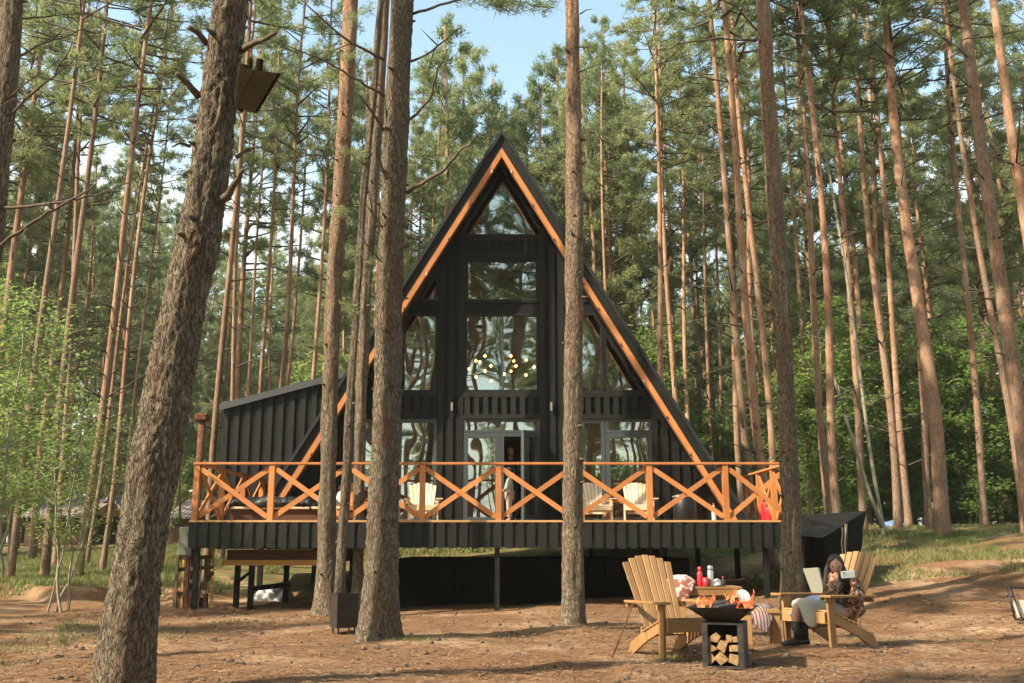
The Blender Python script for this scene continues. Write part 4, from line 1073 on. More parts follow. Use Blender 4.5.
# chandeliers with lit bulbs
lit = bpy.data.materials.new('lit_filament_bulb'); lit.use_nodes = True; tt = NT(lit)
tt.b.inputs['Base Color'].default_value = (1, 0.8, 0.5, 1); tt.b.inputs['Emission Color'].default_value = (1.0, 0.50, 0.16, 1); tt.b.inputs['Emission Strength'].default_value = 7
M['brass'] = mat('brass', (0.30, 0.18, 0.06), 0.35, 0.5, 0.9)
for lab, ctr, bulbs in (('left brass chandelier of warm glowing bulbs behind the upper glass', (481, 368), [(469,369),(476,361),(480,362),(485,356),(491,366),(485,371),(476,377),(491,381)]),
                        ('right brass chandelier of warm glowing bulbs behind the upper glass', (518, 366), [(511,356),(514,361),(516,366),(511,371),(526,360),(534,367),(526,375),(504,374)])):
    c = P(*ctr, 22.4); ch = thing('chandelier', lab, 'chandelier', c, 0, None, True)
    mb = MB(); mb.tube([c+Vector((0,0,-0.06)), c, c+Vector((0,0,2.0))], [0.03, 0.018, 0.010], 6); mb.build('stem', M['brass'], ch)
    for k, b in enumerate(bulbs):
        q = P(*b, 22.4+0.25*math.sin(k*2.4)); m1 = MB(); m1.tube([c, q], 0.007, 5); arm = m1.build('arm', M['brass'], ch)
        m2 = MB(); m2.lathe(q, [(0.008, -0.034), (0.025, -0.022), (0.033, 0), (0.025, 0.022), (0.008, 0.034)], 8); subpart(m2, 'bulb', lit, arm, ch, True)

# annex with its slanting roof on the left
an = thing('side_annex', 'low black board-clad annex with a slanting metal-edged roof left of the A-frame', 'shed', (-5.6, 22.2, FL), 0, None, True)
AY = 22.2
xa = P(222, 440, AY).x; za0 = P(222, 409, AY).z; xb_ = P(322, 440, AY).x; zb_ = P(322, 384, AY).z
sl_ = (zb_-za0)/(xb_-xa); xe = CX-2.3; ze = za0+sl_*(xe-xa)
xs_ = CX-slope_x(FL, 0.1)
mb = MB(); mb.prism([(xa, FL-0.5), (CX-3.3, FL-0.5), (CX-slope_x(ze, 0.15), ze), (xa, za0)], AY, AY+0.12); mb.build('front_wall', M['black_wood'], an)
mb = MB(); x = xa+0.01
while x < CX-slope_x(5, 0) :
    zt_ = za0+sl_*(x-xa); lim = ZA-(CX-x)/T-0.0
    z_lo = FL-0.4
    if lim > z_lo: z_lo = lim+0.05
    if z_lo < zt_-0.2: mb.box((x, AY-0.035, z_lo), (x+0.115, AY-0.001, zt_))
    x += 0.245
mb.build('cladding_batten', M['black_wood_gray'], an)
mb = MB(); mb.box((xa, AY+0.121, FL-0.5), (xa+0.12, 27.5, za0)); mb.build('side_wall', M['black_wood'], an)
mb = MB(); mb.prism([(xa-0.06, za0-0.01), (CX-slope_x(ze, 0.0)-0.02, ze-0.02), (CX-slope_x(ze+.1, 0.0)-0.02, ze+0.09), (xa-0.06, za0+0.09)], AY-0.10, 27.6)
mb.build('roof', M['roof_metal'], an)
mb = MB(); mb.prism([(xa-0.07, za0-0.05), (CX-slope_x(ze, 0.0)-0.02, ze-0.06), (CX-slope_x(ze+.1, 0.0)-0.02, ze+0.10), (xa-0.07, za0+0.10)], AY-0.13, AY-0.102)
mb.build('edge_trim', mat('grey_metal_trim', (0.055, 0.06, 0.06), 0.4, 0.5), an)

# ------------------------------------------------------------------ deck on posts with cross-braced railing
DL, DR, DF = -5.62, 4.93, 17.6
deck = thing('deck', 'raised deck with black board skirt and orange cross-braced railing before the cabin', 'deck', (0, DF, FL), 0, None, True)
mb = MB(); y = DF-0.02; k = 0
while y < WY-0.1:
    mb.box((DL, y, FL-0.035), (DR, y+0.135, FL-0.001*(k % 2))); y += 0.142; k += 1
while y < 22.1:
    mb.box((DL, y, FL-0.035), (CX-3.75, y+0.135, FL)); mb.box((CX+4.3, y, FL-0.035), (DR, y+0.135, FL)) if y < 20.9 else None; y += 0.142
mb.build('floor_boards', M['deck_boards'], deck)
SB = 1.085
def skirt(x0, y0, x1, y1):
    mb = MB(); a = Vector((x0, y0, 0)); b = Vector((x1, y1, 0)); d = (b-a).normalized(); n = Vector((d.y, -d.x, 0)); Lk = (b-a).length; zc = (SB+FL-0.05)/2
    up = Vector((0, 0, 1)); c0 = a+Vector((0,0,zc)); c1 = b+Vector((0,0,zc))
    mb.beam(c0, c1, 0.03, FL-0.05-SB-0.02, n)
    s = 0.03; rr = random.Random(3)
    while s+0.12 < Lk:
        q = a+d*s+n*0.029; w = 0.115
        mb.beam(q+d*w/2+Vector((0,0,SB+rr.uniform(-.012,.004))), q+d*w/2+Vector((0,0,FL-0.045)), w, 0.026, d); s += 0.196
    mb.build('skirt', M['black_wood_gray'], deck)
skirt(DL, DF+0.02, DR, DF+0.02); skirt(DL+0.02, 22.1, DL+0.02, DF+0.05); skirt(DR-0.02, DF+0.05, DR-0.02, 21.0)
mb = MB()
for x in np.arange(DL+0.3, DR, 0.6): mb.box((x, DF+0.06, SB+0.03), (x+0.05, WY-0.2, FL-0.04))
mb.build('joists', M['black_wood'], deck)
postx = [(P(194,600,DF+.1).x, DF+0.12), (P(497,600,DF+.1).x, DF+0.12), (P(653,600,DF+.1).x, DF+0.6), (P(768,590,DF+.1).x, DF+0.15),
         (-5.3, 21.5), (-4.75, 24.5), (-3.0, 19.2), (1.2, 20.4), (2.9, 20.6), (3.6, 24), (4.6, 20.8), (3.5, 27.5), (-4.3, 27.5), (2.1, 27), (4.2, 23)]
for i, (x, y) in enumerate(postx):
    mb = MB(); w = 0.085 if i < 4 else 0.1; mb.box((x-w/2, y-w/2, gz(x, y)-0.3), (x+w/2, y+w/2, SB+0.1)); mb.build('support_post', M['black_wood_gray'] if i < 4 else M['black_wood'], deck)
for x in (CX-4.0, CX+3.9):
    mb = MB(); mb.beam((x-0.2*np.sign(x), 26, SB+0.3), (x+0.35*np.sign(x), 26, 0.3), 0.14, 0.14, (0,1,0)); mb.build('diagonal_strut', M['black_wood'], deck)
def railing(a, b, bays, first=True, last=True, fx=None):
    a = Vector(a); b = Vector(b); d = (b-a).normalized(); Lr = (b-a).length; n = Vector((d.y, -d.x, 0)); ts = fx or [Lr*i/bays for i in range(bays+1)]
    top = MB(); top.beam(a+Vector((0,0,FL+0.985))-d*0.06, b+Vector((0,0,FL+0.985))+d*0.06, 0.135, 0.04, n)
    r = top.build('railing', M['rail'], deck, bevel=0.004)
    for i, s in enumerate(ts):
        if (i == 0 and not first) or (i == len(ts)-1 and not last): continue
        mb = MB(); q = a+d*s; mb.beam(q+Vector((0,0,FL+0.002)), q+Vector((0,0,FL+0.964)), 0.10, 0.10, n); subpart(mb, 'railing_post', M['rail'], r, deck)
    for i in range(len(ts)-1):
        p0 = a+d*(ts[i]+0.055); p1 = a+d*(ts[i+1]-0.055)
        for k, (z0, z1) in enumerate(((FL+0.06, FL+0.90), (FL+0.90, FL+0.06))):
            mb = MB(); o = n*(0.018 if k else -0.012)
            mb.beam(p0+Vector((0,0,z0))+o, p1+Vector((0,0,z1))+o, 0.026, 0.085, n); subpart(mb, 'brace', M['rail'], r, deck)
px_posts = [196.5, 271.5, 347, 422.5, 498.5, 574, 649.5, 725.5, 791]
fx = [P(x, 490, DF+0.06).x for x in px_posts]; x0 = fx[0]
railing((x0, DF+0.06, 0), (fx[-1], DF+0.06, 0), 8, fx=[x-x0 for x in fx])
railing((x0, DF+0.12, 0), (x0+0.05, 22.05, 0), 3, first=False)
railing((fx[-1], DF+0.12, 0), (fx[-1]-0.03, 20.9, 0), 3, first=False)
# added near-black store under the deck, in place of open deep shade
st = thing('under_deck_shade_infill', 'added black boarded store filling the space under the middle of the deck', 'infill', (0.2, 19.2, 0), 0, None, True)
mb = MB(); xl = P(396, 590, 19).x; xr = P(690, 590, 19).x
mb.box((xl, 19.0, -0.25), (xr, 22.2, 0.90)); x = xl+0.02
mb.build('shade_infill_body', mat('black_shade_fill', (0.002, 0.002, 0.002), 1.0, 0.0), st)
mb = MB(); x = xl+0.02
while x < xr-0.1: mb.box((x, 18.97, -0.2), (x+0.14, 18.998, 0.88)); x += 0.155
mb.build('cladding', mat('black_shade_fill_boards', (0.003, 0.003, 0.003), 1.0, 0.0), st)

# hot tub sunk in the deck
tb = thing('hot_tub', 'square hot tub under a crumpled black cover at the left end of the deck', 'hot tub', (-4.2, 19.3, FL), 0, None, True)
tl, tr_ = P(237, 505, 18.9).x, P(346, 505, 18.9).x
mb = MB(); mb.box((tl, 18.5, FL+0.002), (tr_, 20.4, FL+0.22)); mb.box((tl+0.05, 18.25, 0.84), (tr_, 20.3, 1.055)); mb.build('tub_body', M['brown_panel'], tb)
mb = MB(); mb.box((tl-0.05, 18.44, FL+0.22), (tr_+0.05, 20.46, FL+0.265)); mb.build('tub_rim', M['deck_chair_wood'], tb, bevel=0.01)
def sheet(x0, x1, y0, y1, z, amp, seed, n=26, drop=0.0, name='cover', mt=None, parent=None, th=0.01):
    X, Y = np.meshgrid(np.linspace(x0, x1, n), np.linspace(y0, y1, n)); Z = np.full_like(X, z)
    for j in range(n):
        for i in range(n): Z[j, i] += amp*(noise.noise(Vector((X[j,i]*3.3+seed, Y[j,i]*3.3, 0)))+0.5*noise.noise(Vector((X[j,i]*8+seed, Y[j,i]*8, 0))))
    if drop:
        Z[0, :] -= drop; Z[-1, :] -= drop; Z[:, 0] -= drop; Z[:, -1] -= drop
    V = np.stack([X.ravel(), Y.ravel(), Z.ravel()], 1); I = np.arange(n*n).reshape(n, n)
    F = np.stack([I[:-1,:-1].ravel(), I[:-1,1:].ravel(), I[1:,1:].ravel(), I[1:,:-1].ravel()], 1)
    me = np_mesh(name, V-np.array(parent.location), F, mt, smooth=True); o = link_mesh(name, me, parent)
    s = o.modifiers.new('solid', 'SOLIDIFY'); s.thickness = th; return o
sheet(tl-0.03, tr_-0.55, 18.42, 20.4, FL+0.42, 0.10, 3, 34, 0.13, 'cover', M['tarp'], tb, 0.02)
mb = MB(); mb.box((tl-0.02, 18.2, 0.78), (P(346,560,18.2).x, 18.245, 0.875)); mb.build('support_beam', M['yellow_beam'], tb)
for x, y in ((P(236,590,18.4).x, 18.35), (P(249,600,18.2).x, 18.2), (P(281,590,18.9).x, 19.2), (P(316,590,18.4).x, 18.35)):
    mb = MB(); mb.box((x-0.045, y+0.05, gz(x, y)-0.2), (x+0.045, y+0.14, 0.83)); mb.build('leg', M['black_wood'], tb)
mb = MB(); mb.beam((P(250,580,18.5).x, 18.6, 0.36), (P(282,577,18.5).x, 19.2, 0.42), 0.05, 0.09); mb.beam((P(236,576,18.5).x, 18.5, 0.45), (P(250,566,18.5).x, 18.5, 0.65), 0.03, 0.05); mb.build('brace', M['black_wood'], tb)

# stove pipe, electric box and the timber stand beside the deck
pp = thing('stove_pipe', 'rusty stove pipe with a square cap rising beside the left deck corner', 'chimney', (P(201,460,18.9).x, 18.9, 0.5), 0, None, True)
px_ = P(201, 440, 18.9).x
mb = MB(); mb.tube([(px_, 18.9, 0.25), (px_, 18.9, P(201,421,18.9).z)], 0.068, 14); mb.build('pipe', M['rust'], pp, True)
mb = MB(); zc = P(201, 421, 18.9).z; mb.box((px_-0.115, 18.78, zc), (px_+0.115, 19.02, zc+0.13)); mb.build('cap', M['rust'], pp, bevel=0.02)
mb = MB(); mb.box((px_-0.25, 18.65, -0.1), (px_+0.25, 19.15, 0.26)); mb.build('stove', M['rust'], pp, bevel=0.02)
D_ = 17.95
sd = thing('timber_stand', 'rough timber stand of poles under the grey electric box', 'stand', (P(192,600,D_).x, D_, 0), 0, None, True)
for (xa_, ya_, xb2, yb_, w, e, m_) in ((175,606,178,556,.045,0,'old_wood'), (186,609,188,558,.055,-.05,'brown_panel'), (198,603,200,556,.045,.5,'old_wood'), (205,606,206,556,.045,.1,'old_wood'), (212,600,213,540,.045,.3,'yellow_beam'), (182,600,184,556,.04,.6,'yellow_beam')):
    a = P(xa_, ya_, D_+e); b = P(xb2, yb_, D_+e); a.z = gz(a.x, a.y)-0.1; mb = MB(); mb.beam(a, b, w, w, (1,0,0)); mb.build('pole', M[m_], sd)
for (xa_, ya_, xb2, yb_, e) in ((176,570,213,567,.05), (176,594,206,592,.05), (200,590,213,572,.2), (176,558,212,557,.05), (186,594,207,596,.5), (180,580,200,582,.6)):
    mb = MB(); mb.beam(P(xa_, ya_, D_+e), P(xb2, yb_, D_+e), 0.03, 0.07); mb.build('cross_bar', M['old_wood'], sd)
eb = thing('electric_box', 'grey-green electric box with a thin pole on the timber stand', 'electric box', (P(186,556,17.8).x, 17.8, P(186,556,17.8).z), 0, None, True)
a = P(178.5, 556, 17.75); b = P(194, 527, 17.75)
mb = MB(); mb.box((a.x, 17.7, a.z), (b.x, 17.95, b.z)); mb.build('cabinet', M['box_grey'], eb, bevel=0.012)
mb = MB(); mb.box((a.x+0.02, 17.688, a.z+0.02), (b.x-0.02, 17.699, b.z-0.02)); dd = mb.build('door', M['box_grey'], eb)
mb = MB(); mb.tube([P(180,528,17.98), P(178.5,395,17.98)], 0.022, 8); mb.build('pole', M['box_grey'], eb, True)
# ------------------------------------------------------------------ Adirondack chairs
def adirondack(label, loc, rz, m, group=None, s=1.0, hs=1.0, cloth=None):
    """local frame: faces -Y, origin on the ground under the seat"""
    t = thing('adirondack_chair', label, 'chair', loc, rz, group); t.scale = (s, s, s*hs); bv = 0.004
    for sx in (-1, 1):
        mb = MB(); mb.prism([(-0.40, 0.28), (-0.40, 0.40), (-0.30, 0.405), (0.10, 0.26), (0.42, 0.125), (0.49, 0.0), (0.37, 0.0), (0.08, 0.145), (-0.28, 0.28)], sx*0.27-0.014, sx*0.27+0.014)
        mb.v = [(b, a, c) for a, b, c in mb.v]; mb.f = [tuple(reversed(f)) for f in mb.f]
        mb.build('side_rail', m, t, bevel=bv, loc=(0,0,0))
        mb = MB(); mb.beam((sx*0.303, -0.33, 0.0), (sx*0.303, -0.33, 0.545), 0.032, 0.085, (1,0,0), h1=0.125); mb.build('front_leg', m, t, bevel=bv, loc=(0,0,0))
        mb = MB(); mb.beam((sx*0.335, -0.46, 0.562), (sx*0.335, 0.40, 0.545), 0.145, 0.026, (1,0,0), w1=0.07); mb.build('armrest', m, t, bevel=bv, loc=(0,0,0))
    st_ = MB()
    for k in range(7):
        f = k/6; y = -0.36+0.45*f; z = 0.418-0.155*f - (0.02 if k == 0 else 0)
        st_.beam((-0.30, y, z), (0.30, y, z), 0.062, 0.02, (0, 1, -0.33))
    st_.beam((-0.29, -0.412, 0.335), (0.29, -0.412, 0.335), 0.024, 0.12, (0, 1, 0))
    st_.build('seat', m, t, bevel=bv, loc=(0,0,0))
    br = MB(); br.beam((-0.36, 0.35, 0.52), (0.36, 0.35, 0.52), 0.03, 0.08, (0,1,0)); br.beam((-0.27, 0.20, 0.24), (0.27, 0.20, 0.24), 0.03, 0.10, (0,1,0)); br.beam((-0.27, 0.50, 0.80), (0.27, 0.50, 0.80), 0.025, 0.06, (0,1,0)); br.build('back_brace', m, t, bevel=bv, loc=(0,0,0))
    bk = bpy.data.objects.new('backrest', MB().mesh('e', [m])) if False else None
    for k in range(7):
        u = (k-3)/3; mb = MB(); top = 1.03-0.075*u*u
        a = Vector((u*0.19, 0.155, 0.20)); b = Vector((u*0.262, 0.155+(top-0.20)*0.53, top))
        mb.beam(a, b, 0.056, 0.02, (1, 0, 0), w1=0.076); mb.build('back_slat', m, t, bevel=bv, loc=(0,0,0))
    return t
def on_ground(px, py, D): p = P(px, py, D); return (p.x, D, gz(p.x, D)+0.015)
lc = on_ground(680, 640, 10.95)
adirondack('empty pale wooden adirondack chair left of the fire bowl, facing the flames', (1.69, 10.86, gz(1.69, 10.86)), math.radians(20), M['chair_wood'])
adirondack('pale wooden adirondack chair the woman in the skirt sits in', (3.52, 11.49, gz(3.52, 11.49)), math.radians(-55), M['chair_wood'])
FLz = FL+0.002
adirondack('cream slatted adirondack chair on the deck left of the door', (P(423,500,18.95).x, 18.95, FLz), math.radians(6), M['deck_chair_wood'], None, 0.88, 0.84)
adirondack('cream adirondack chair on the deck half hidden by the lone reddish pine', (P(594,500,18.95).x, 18.95, FLz), math.radians(8), M['deck_chair_wood'], None, 0.88, 0.84)
adirondack('rightmost cream adirondack chair on the deck before the right window', (P(638,500,18.95).x, 18.95, FLz), math.radians(-4), M['deck_chair_wood'], None, 0.88, 0.84)
adirondack('orange adirondack chair on the deck between two pine trunks with a white towel', (P(350,500,19.2).x, 19.2, FLz), math.radians(5), M['rail'], None, 0.88, 0.86)

def draped(name, label, cat, pts, mt, group=None, th=0.012, sub=2):
    """cloth from a small grid of control points (rows of equal length)"""
    mb = MB(); n = len(pts[0]); vs = [Vector(p) for r in pts for p in r]
    fs = [(i*n+j, i*n+j+1, (i+1)*n+j+1, (i+1)*n+j) for i in range(len(pts)-1) for j in range(n-1)]
    mb.add(vs, fs); o = mb.build(name, mt, None, True); tag(o, label, cat, group)
    s = o.modifiers.new('sub', 'SUBSURF'); s.levels = s.render_levels = sub
    tx = bpy.data.textures.new('folds', 'CLOUDS'); tx.noise_scale = 0.06
    d = o.modifiers.new('folds', 'DISPLACE'); d.texture = tx; d.strength = 0.03; d.mid_level = 0.5
    k = o.modifiers.new('solid', 'SOLIDIFY'); k.thickness = th; return o
def pg(rows, D0=0): return [[P(x, y, D) for x, y, D in r] for r in rows]
draped('towel', 'white towel hung over the orange chair between the trunks', 'towel', pg([[(337,492,19.1),(342,491,19.1),(347,493,19.1)],[(336,503,19.0),(342,503,18.98),(347,504,19.0)],[(338,512,19.0),(342,513,18.98),(346,511,19.0)]]), M['white_cloth'])
# small side table between the right deck chairs
t_ = thing('side_table', 'small orange side table between the two right deck chairs', 'table', (P(617,515,18.9).x, 18.9, FLz))
mb = MB(); mb.box((-0.17,-0.17,0.36), (0.17,0.17,0.39)); mb.build('tabletop', M['rail'], t_, loc=(0,0,0), bevel=.004)
for sx in (-1,1):
    for sy in (-1,1):
        mb = MB(); mb.beam((sx*0.14, sy*0.14, 0), (sx*0.14, sy*0.14, 0.36), 0.035, 0.035); mb.build('leg', M['rail'], t_, loc=(0,0,0))
# round black stove with a pale rim, bottle, red pouf on the deck
t_ = thing('patio_stove', 'black drum-shaped patio stove with a pale rim at the right of the deck', 'stove', (P(685,515,18.7).x, 18.7, FLz))
mb = MB(); mb.lathe((0,0,0), [(0.2,0),(0.22,0.03),(0.22,0.42),(0.2,0.44)], 20); mb.build('drum', M['metal_dark'], t_, True, loc=(0,0,0))
mb = MB(); mb.lathe((0,0,0.44), [(0.225,0),(0.23,0.02),(0.15,0.05),(0.02,0.06)], 20); mb.build('lid', M['thermos'], t_, True, loc=(0,0,0))
t_ = thing('bottle', 'pale bottle standing on the deck left of the last full bay', 'bottle', (P(714,515,18.6).x, 18.6, FLz))
mb = MB(); mb.lathe((0,0,0), [(0.04,0),(0.042,0.02),(0.042,0.19),(0.015,0.26),(0.015,0.3)], 12); mb.build('body', M['white_cloth'], t_, True, loc=(0,0,0))
mb = MB(); mb.lathe((0,0,0.3), [(0.018,0),(0.018,0.03)], 10); mb.build('cap', M['red'], t_, True, loc=(0,0,0))
c = P(771, 513, 19.6)
mb = MB(); mb.lathe((c.x, 19.6, FLz), [(0.14,0.0),(0.19,0.05),(0.19,0.33),(0.13,0.40),(0.02,0.41)], 14); tag(mb.build('pouf', M['red'], None, True), 'bright red pouf at the far right end of the deck', 'pouf')

# ------------------------------------------------------------------ fire bowl
fx_, fy_ = 2.06, 10.0; fz = gz(fx_, fy_)+0.01
fb = thing('fire_bowl', 'square black steel fire bowl on an open box base holding firewood', 'fire bowl', (fx_, fy_, fz), math.radians(-19))
mb = MB(); w = 0.195; h = 0.42; th = 0.02
mb.box((-w,-w,0), (w,w,th)); mb.box((-w,-w,h-th), (w,w,h))
mb.box((-w,-w,th), (-w+0.055,-w+0.012,h-th)); mb.box((w-0.055,-w,th), (w,-w+0.012,h-th)); mb.box((-w,w-0.012,th),(w,w,h-th))
mb.box((-w,-w+0.012,th),(-w+0.006,w-0.012,h-th)); mb.box((w-0.006,-w+0.012,th),(w,w-0.012,h-th)); mb.build('base', M['steel'], fb, loc=(0,0,0))
mb = MB(); a, b = 0.13, 0.305; z0, z1 = h+0.002, h+0.135
def ring(r, z): return [(-r,-r,z),(r,-r,z),(r,r,z),(-r,r,z)]
vs = ring(a, z0)+ring(b, z1)+ring(b+0.012, z1+0.006)+ring(b-0.012, z1+0.006)+ring(a-0.01, z0+0.012)
fs = [(3,2,1,0)]
for i in range(4):
    j = (i+1) % 4
    fs += [(i,j,4+j,4+i),(4+i,4+j,8+j,8+i),(8+i,8+j,12+j,12+i),(12+i,12+j,16+j,16+i)]
fs.append((16,17,18,19)); mb.add(vs, fs); mb.build('bowl', M['steel'], fb, loc=(0,0,0))
mb = MB(); mb.box((-0.225,-0.225,h+0.09), (0.225,0.225,h+0.105)); mb.build('ash_bed', M['ember'], fb, loc=(0,0,0))
# firewood under the bowl: split logs lying front to back
rnd = random.Random(5); Rm = Matrix.Translation((fx_, fy_, fz)) @ Matrix.Rotation(math.radians(-19), 4, 'Z')
ends = [(x_*0.84, z_*0.9, r_*0.84) for x_, z_, r_ in [(-0.145,0.065,0.062),(-0.02,0.07,0.078),(0.12,0.065,0.072),(-0.13,0.18,0.066),(0.0,0.20,0.07),(0.125,0.175,0.06),(0.06,0.275,0.05),(-0.08,0.28,0.055), (0.14,0.27,0.04), (-0.155,0.255,0.035)]]
for i, (x, z, r) in enumerate(ends):
    mb = MB(); n = rnd.choice([3, 4, 4, 5]); a0 = rnd.random()*6; poly = []
    for k in range(n):
        aa = a0+2*math.pi*k/n+rnd.uniform(-.25,.25); poly.append((x+r*1.12*math.cos(aa)*rnd.uniform(.85,1.1), z+0.02+r*1.05*math.sin(aa)*rnd.uniform(.85,1.1)))
    y0 = -0.175+rnd.random()*0.02; mb.prism(poly, y0, y0+0.32); mb.xform(Rm)
    o = mb.build('firewood_log', M['firewood'], bevel=0.004)
    tag(o, 'split log stacked in the open base of the fire bowl', 'firewood', 'split logs under the fire bowl')
# charred logs burning in the bowl
for i, (a, b, r, lab) in enumerate((((-0.16,-0.09,h+0.13),(0.14,0.05,h+0.21),0.035,'charred flat log sloping up across the fire bowl'), ((-0.05,-0.22,h+0.13),(0.2,0.08,h+0.16),0.04,'short charred log lying low in the flames of the fire bowl'), ((-0.18,0.12,h+0.13),(0.1,0.02,h+0.15),0.035,'charred log at the back of the fire bowl'))):
    mb = MB(); mb.beam(a, b, r*2.2, r*1.2); mb.xform(Rm); tag(mb.build('burning_log', M['ash'], bevel=0.008), lab, 'burning log')
def flame_mat():
    m = bpy.data.materials.new('flame'); m.use_nodes = True; n = m.node_tree; n.nodes.clear(); l = n.links.new
    o = n.nodes.new('ShaderNodeOutputMaterial'); e = n.nodes.new('ShaderNodeEmission'); tr = n.nodes.new('ShaderNodeBsdfTransparent'); mx = n.nodes.new('ShaderNodeMixShader')
    tcn = n.nodes.new('ShaderNodeTexCoord'); nz_ = n.nodes.new('ShaderNodeTexNoise'); nz_.inputs['Scale'].default_value = 14; l(tcn.outputs['Object'], nz_.inputs['Vector'])
    r = n.nodes.new('ShaderNodeValToRGB'); r.color_ramp.elements[0].position = 0.4; r.color_ramp.elements[1].position = 0.62; l(nz_.outputs['Fac'], r.inputs[0])
    r2 = n.nodes.new('ShaderNodeValToRGB'); r2.color_ramp.elements[0].color = (0.9, 0.10, 0.03, 1); r2.color_ramp.elements[1].color = (1.0, 0.42, 0.15, 1); l(nz_.outputs['Fac'], r2.inputs[0]); r2.color_ramp.elements[0].position = 0.45; r2.color_ramp.elements[1].position = 0.62
    l(r2.outputs[0], e.inputs['Color']); e.inputs['Strength'].default_value = 0.7
    mr = n.nodes.new('ShaderNodeMapRange'); mr.inputs['To Min'].default_value = 0.3; mr.inputs['To Max'].default_value = 0.85; l(r.outputs[0], mr.inputs['Value'])
    l(mr.outputs['Result'], mx.inputs[0]); l(tr.outputs[0], mx.inputs[1]); l(e.outputs[0], mx.inputs[2]); l(mx.outputs[0], o.inputs['Surface']); return m
fm = flame_mat(); mb = MB(); rnd = random.Random(11)
def tongue(x, y, z, hh, r):
    pts = []; rad = []; ph = rnd.random()*6
    for k in range(7):
        f = k/6; pts.append((x+0.016*math.sin(f*5+ph)*f*2, y+0.014*math.cos(f*4+ph)*f, z+hh*f)); rad.append(r*(0.75+0.5*math.sin(f*3))*(1-f)**0.8+0.001)
    mb.tube(pts, rad, 7)
for k in range(26): tongue(rnd.gauss(0.11, 0.055), rnd.gauss(0.0, 0.07), h+0.11, rnd.uniform(0.07, 0.20), rnd.uniform(0.009, 0.022))
for k in range(12): tongue(rnd.gauss(-0.15, 0.035), rnd.gauss(0.0, 0.05), h+0.11, rnd.uniform(0.07, 0.15), rnd.uniform(0.01, 0.022))
mb.xform(Rm); tag(mb.build('flames', fm, None, True), 'orange flames licking up round the charred logs in the fire bowl', 'fire', None, 'stuff')

# ------------------------------------------------------------------ table behind with things on it
ty = 13.0; tx0, tx1 = P(664, 590, ty).x, P(738, 590, ty).x; tz = P(700, 586, ty).z
tbm = thing('low_table', 'low pale wooden table behind the fire bowl, laden with a throw and bottles', 'table', ((tx0+tx1)/2, ty, gz(3, ty)), 0, None, True)
mb = MB()
for k in range(4): mb.box((tx0, ty-0.26+k*0.13, tz-0.03), (tx1, ty-0.26+k*0.13+0.122, tz))
mb.build('tabletop', M['chair_wood'], tbm, bevel=.004)
mb = MB(); mb.box((tx0+0.02, ty-0.255, tz-0.105), (tx1-0.02, ty-0.228, tz-0.031)); mb.box((tx0+0.02, ty+0.22, tz-0.105), (tx1-0.02, ty+0.245, tz-0.031)); mb.build('apron', M['chair_wood'], tbm, bevel=.003)
for x in (tx0+0.18, tx1-0.2):
    for y in (ty-0.215, ty+0.16):
        mb = MB(); mb.box((x-0.05, y, gz(x, y)-0.03), (x+0.05, y+0.05, tz-0.032)); mb.build('leg', M['chair_wood'], tbm, bevel=.003)
def lathe_thing(name, label, cat, loc, parts_):
    t = thing(name, label, cat, loc)
    for nm, prof, mt in parts_: mb = MB(); mb.lathe((0,0,0), prof, 18); mb.build(nm, mt, t, True, loc=(0,0,0))
    return t
bx = P(700, 580, 12.9).x
lathe_thing('bottle', 'bright red metal drinking bottle standing on the low table', 'bottle', (bx, 12.9, tz), [('body', [(0.033,0),(0.036,0.01),(0.036,0.15),(0.02,0.19)], M['red']), ('cap', [(0.02,0.191),(0.023,0.2),(0.023,0.235),(0.01,0.24)], M['red'])])
lathe_thing('cup', 'red patterned cup between the red bottle and the steel thermos', 'cup', (P(705.5,580,12.8).x, 12.8, tz), [('body', [(0.03,0),(0.036,0.02),(0.04,0.11),(0.036,0.11),(0.03,0.02)], M['red'])])
lathe_thing('thermos', 'tall brushed steel thermos standing on the low table', 'thermos', (P(710.5,580,12.85).x, 12.85, tz), [('body', [(0.036,0),(0.038,0.01),(0.038,0.19),(0.03,0.2)], M['thermos']), ('cap', [(0.032,0.201),(0.034,0.21),(0.034,0.25),(0.02,0.256)], M['thermos'])])
lathe_thing('bottle', 'small dark brown bottle at the right end of the low table', 'bottle', (P(723,580,12.8).x, 12.8, tz), [('body', [(0.024,0),(0.026,0.01),(0.026,0.06),(0.011,0.085),(0.011,0.105)], M['bottle_dark']), ('cap', [(0.014,0.106),(0.014,0.12)], M['red'])])
draped('throw', 'brown and white throw heaped on the low table and hanging over its edge', 'throw', pg([
    [(664,584,13.15),(670,578,13.2),(680,576,13.22),(689,577,13.2),(695,583,13.15)], [(664,584,12.98),(670,575,13.0),(679,574,13.0),(689,575,13.0),(696,582,12.98)],
    [(668,587,12.75),(674,581,12.7),(682,580,12.7),(689,581,12.7),(695,584,12.8)], [(672,592,12.69),(677,590,12.68),(683,592,12.68),(688,592,12.68),(693,588,12.7)],
    [(675,597,12.69),(679,597,12.68),(684,602,12.68),(688,598,12.68),(691,592,12.7)]]), M['throw'])
draped('napkin', 'crumpled grey napkin lying beside the thermos', 'napkin', pg([[(713,582,13.1),(717,577,13.1),(722,583,13.1)],[(713,585,12.9),(717,580,12.9),(722,585,12.9)],[(713,587,12.8),(718,585,12.75),(722,587,12.8)]]), M['plastic_sheet'])
